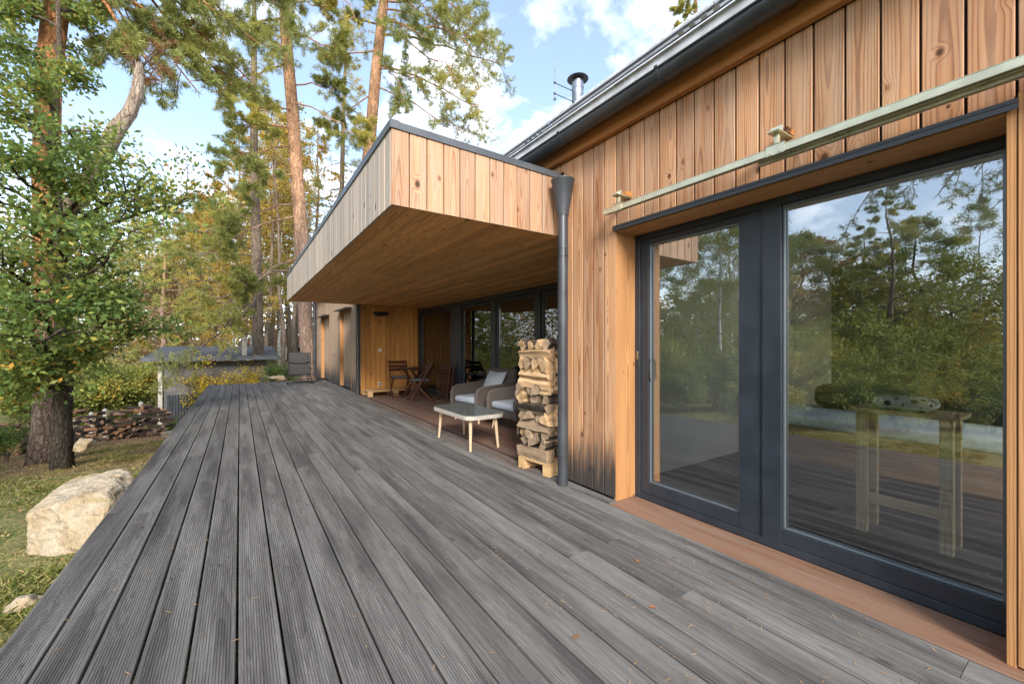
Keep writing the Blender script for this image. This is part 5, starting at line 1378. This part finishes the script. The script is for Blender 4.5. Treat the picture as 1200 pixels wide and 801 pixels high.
# old pine beside the deck whose branch hangs across the mirrored sky
base = Vector((-6.6, 2.6, ground(-6.6, 2.6)))
PB = thing('pine_tree', 'old pine left of the deck whose branch hangs across the mirrored sky', 'tree', base)
g = Grower(77); tp = [base + Vector((0, 0, -.3)), base + Vector((.05, 0, 3)), base + Vector((0, .1, 6)), base + Vector((.1, .1, 9)), base + Vector((0, 0, 13))]
tp = [Vector((p.x - 1.5, p.y - 2.2, p.z)) for p in tp]
g.trunk(tp, [.30, .25, .22, .18, .06], 12)
for u, v, t in ((1060, 205, 11.5), (1000, 235, 12), (1100, 225, 11.5), (1150, 200, 11), (1040, 185, 12), (1165, 240, 11.5), (1010, 215, 12.5), (1120, 190, 11)):
    e = mir(u, v, t); g.limb(on(tp, e.z + 1.2), e, .045, .1, 7, .34, 2, 5, .4, .3, .08, .45)
for i in range(14):
    z = 6 + i * .5; a = i * 2.4; s0 = on(tp, base.z + z); g.limb(s0, s0 + Vector((math.cos(a) * 2.2, math.sin(a) * 2.2, .4)), .04, .1, 6, .4, 2, 5, .4)
P, D = g.arrays(); finish(PB, g, 'bark_pine', [('crown', tufts(P, D, 13, .15, .014, .65), clump_rnd(P, 13, .0, .7, .6, .12), 'f_pine')], base)

# ---- far wood closing the horizon
def far_wood():
    n = 140000
    a = rng.uniform(R(-115), R(50), n)                       # angle from +y, clockwise positive to +x
    rad = rng.uniform(46, 74, n)
    x, y = np.sin(a) * rad, np.cos(a) * rad
    top = np.array([12.0 + 4.0 * mnoise.noise(Vector((q * 9, 3.3, 0))) + 2.2 * mnoise.noise(Vector((q * 31, 1.3, 0))) for q in a])
    top = np.where(a < R(-38), top * .62, top)
    z = -3 + (top + 3) * rng.power(.8, n)
    P = np.stack([x, y, z], 1); D = unit(rng.normal(0, 1, (n, 3)))
    V = leaves(P, D, 1, .3, .46, .30, .1, 1.)
    rn = np.array([.5 + .75 * mnoise.noise(Vector((p[0] * .11, p[1] * .11, p[2] * .16))) for p in P]) + rng.normal(0, .13, n)
    return tag(quads_mesh('far_wood', V, rn, foliage('far_wood_leaves', [(0, (.14, .16, .085)), (.4, (.24, .24, .10)), (.7, (.42, .32, .13)), (1, (.55, .37, .15))], .3)), 'mixed autumn wood closing the view beyond the garden', 'wood', kind='stuff')
far_wood()

# ---- grass
def grass():
    n = 110000; x = -.84 - rng.power(1.0, n) ** 1.0 * 5.2 * rng.power(.9, n); y = 1.2 + 14 * rng.power(.85, n) ** 1.15
    keep = np.array([mnoise.noise(Vector((a * .8, b * .8, 2.2))) + mnoise.noise(Vector((a * 2.7, b * 2.7, 5))) * .6 for a, b in zip(x, y)])
    dens = np.clip((keep + .6) * 1.2, .2, 1) * np.where(y > 10.5, np.clip(1 - (y - 10.5) / 4, .1, 1), 1)
    ok = rng.uniform(0, 1, n) < dens; x, y, keep = x[ok], y[ok], keep[ok]; n = len(x)
    z = np.array([ground(a, b) for a, b in zip(x, y)]) - .012
    P = np.stack([x, y, z], 1)
    h = rng.uniform(.035, .115, (n, 1)) * np.clip(.6 + keep[:, None], .45, 1.3); lean = rng.normal(0, .55, (n, 2)); D = unit(np.concatenate([lean, np.ones((n, 1))], 1))
    a = rng.uniform(0, 6.28, n); S = np.stack([np.cos(a), np.sin(a), np.zeros(n)], 1); w = rng.uniform(.0025, .0055, (n, 1))
    tip = P + D * h; tip[:, :2] += lean * h * .5
    V = np.stack([P - S * w, P + S * w, P + D * h * .55 + S * w * .8, tip], 1)
    rn = .46 - .35 * keep + rng.normal(0, .2, n) + np.where(y > 8, .12, 0)
    tag(quads_mesh('grass', V, rn, M['f_grass']), 'short patchy grass beside the deck', 'grass', kind='stuff')
    # dropped leaves and bark bits on the bank
    n = 5200; x = -.9 - 5.5 * rng.power(1.1, n); y = 2 + 15 * rng.power(2.2, n); z = np.array([ground(a, b) for a, b in zip(x, y)]) + .012
    P = np.stack([x, y, z], 1); D = unit(np.concatenate([rng.normal(0, 1, (n, 2)), rng.uniform(-.1, .4, (n, 1))], 1))
    tag(quads_mesh('leaf_litter', leaves(P, D, 1, .01, .038, .024, 0, .5), rng.uniform(0, 1, n), foliage('bank_litter', [(0, (.10, .05, .03)), (.5, (.24, .12, .055)), (.85, (.36, .22, .11)), (1, (.42, .33, .10))], .1)), 'fallen leaves and twigs on the bank under the trees', 'leaf litter', kind='stuff')
grass()

# ================================================================== LIGHT, SKY, CAMERA
W = bpy.data.worlds.new('World'); C.world = W; W.use_nodes = True
nt = W.node_tree; bg = nt.nodes['Background']
SUN_EL, SUN_AZ = R(29), R(204)          # azimuth clockwise from +y
sky = nt.nodes.new('ShaderNodeTexSky'); sky.sky_type = 'NISHITA'; sky.sun_disc = False; sky.sun_elevation = SUN_EL; sky.sun_rotation = SUN_AZ
sky.air_density = 1.0; sky.dust_density = 1.0; sky.ozone_density = 1.0
def wn(t, **k):
    n = nt.nodes.new(t)
    for a, b in k.items(): setattr(n, a, b)
    return n
def wm(op, a, b=None):
    n = wn('ShaderNodeMath', operation=op)
    for i, q in enumerate((a, b)):
        if q is None: continue
        if isinstance(q, bpy.types.NodeSocket): nt.links.new(q, n.inputs[i])
        else: n.inputs[i].default_value = q
    return n.outputs[0]
tc = wn('ShaderNodeTexCoord'); sp_ = wn('ShaderNodeSeparateXYZ'); nt.links.new(tc.outputs['Generated'], sp_.inputs[0])
dz = wm('MAXIMUM', wm('ADD', sp_.outputs[2], .22), .05)
cv = wn('ShaderNodeCombineXYZ'); nt.links.new(wm('DIVIDE', sp_.outputs[0], dz), cv.inputs[0]); nt.links.new(wm('DIVIDE', sp_.outputs[1], dz), cv.inputs[1]); cv.inputs[2].default_value = CLOUD_SEED
nz = wn('ShaderNodeTexNoise'); nt.links.new(cv.outputs[0], nz.inputs['Vector']); nz.inputs['Scale'].default_value = 3.3; nz.inputs['Detail'].default_value = 9; nz.inputs['Roughness'].default_value = .56; nz.inputs['Distortion'].default_value = .25
rp = wn('ShaderNodeValToRGB'); nt.links.new(nz.outputs[0], rp.inputs[0]); rp.color_ramp.elements[0].position = .49; rp.color_ramp.elements[1].position = .73
hz_ = wm('MULTIPLY', wm('POWER', wm('SUBTRACT', 1.0, wm('MAXIMUM', sp_.outputs[2], 0.0)), 5.0), .75)
mx = wn('ShaderNodeMix', data_type='RGBA'); nt.links.new(wm('MAXIMUM', wm('ADD', wm('MULTIPLY', rp.outputs[0], .84), .06), hz_), mx.inputs[0]); nt.links.new(sky.outputs[0], mx.inputs[6]); mx.inputs[7].default_value = CLOUD_COL
nt.links.new(mx.outputs[2], bg.inputs['Color']); bg.inputs['Strength'].default_value = SKY_STR
sl_ = bpy.data.lights.new('sun', 'SUN'); sl_.energy = SUN_STR; sl_.angle = R(16); sl_.color = (1.0, .97, .93)
so = bpy.data.objects.new('sun', sl_); COL.objects.link(so)
sd_ = Vector((math.sin(SUN_AZ) * math.cos(SUN_EL), math.cos(SUN_AZ) * math.cos(SUN_EL), math.sin(SUN_EL)))
so.rotation_euler = sd_.to_track_quat('Z', 'Y').to_euler()
cam = bpy.data.cameras.new('camera'); cam.sensor_width = 36; cam.lens = FPX / 1200 * 36; cam.shift_y = 3.5 / 1200; cam.clip_end = 3000; cam.clip_start = .05
co = bpy.data.objects.new('camera', cam); COL.objects.link(co); co.location = (0, 0, EYE); co.rotation_euler = (R(90), 0, -TH); C.camera = co
vs_ = C.view_settings; vs_.view_transform = 'Standard'; vs_.look = 'None'; vs_.exposure = EXPO; vs_.gamma = 1; vs_.use_curve_mapping = False
C.render.engine = 'CYCLES'; C.cycles.max_bounces = 7; C.cycles.transparent_max_bounces = 12; C.cycles.diffuse_bounces = 4; C.cycles.glossy_bounces = 4
C.cycles.use_denoising = True; C.cycles.sample_clamp_indirect = 8
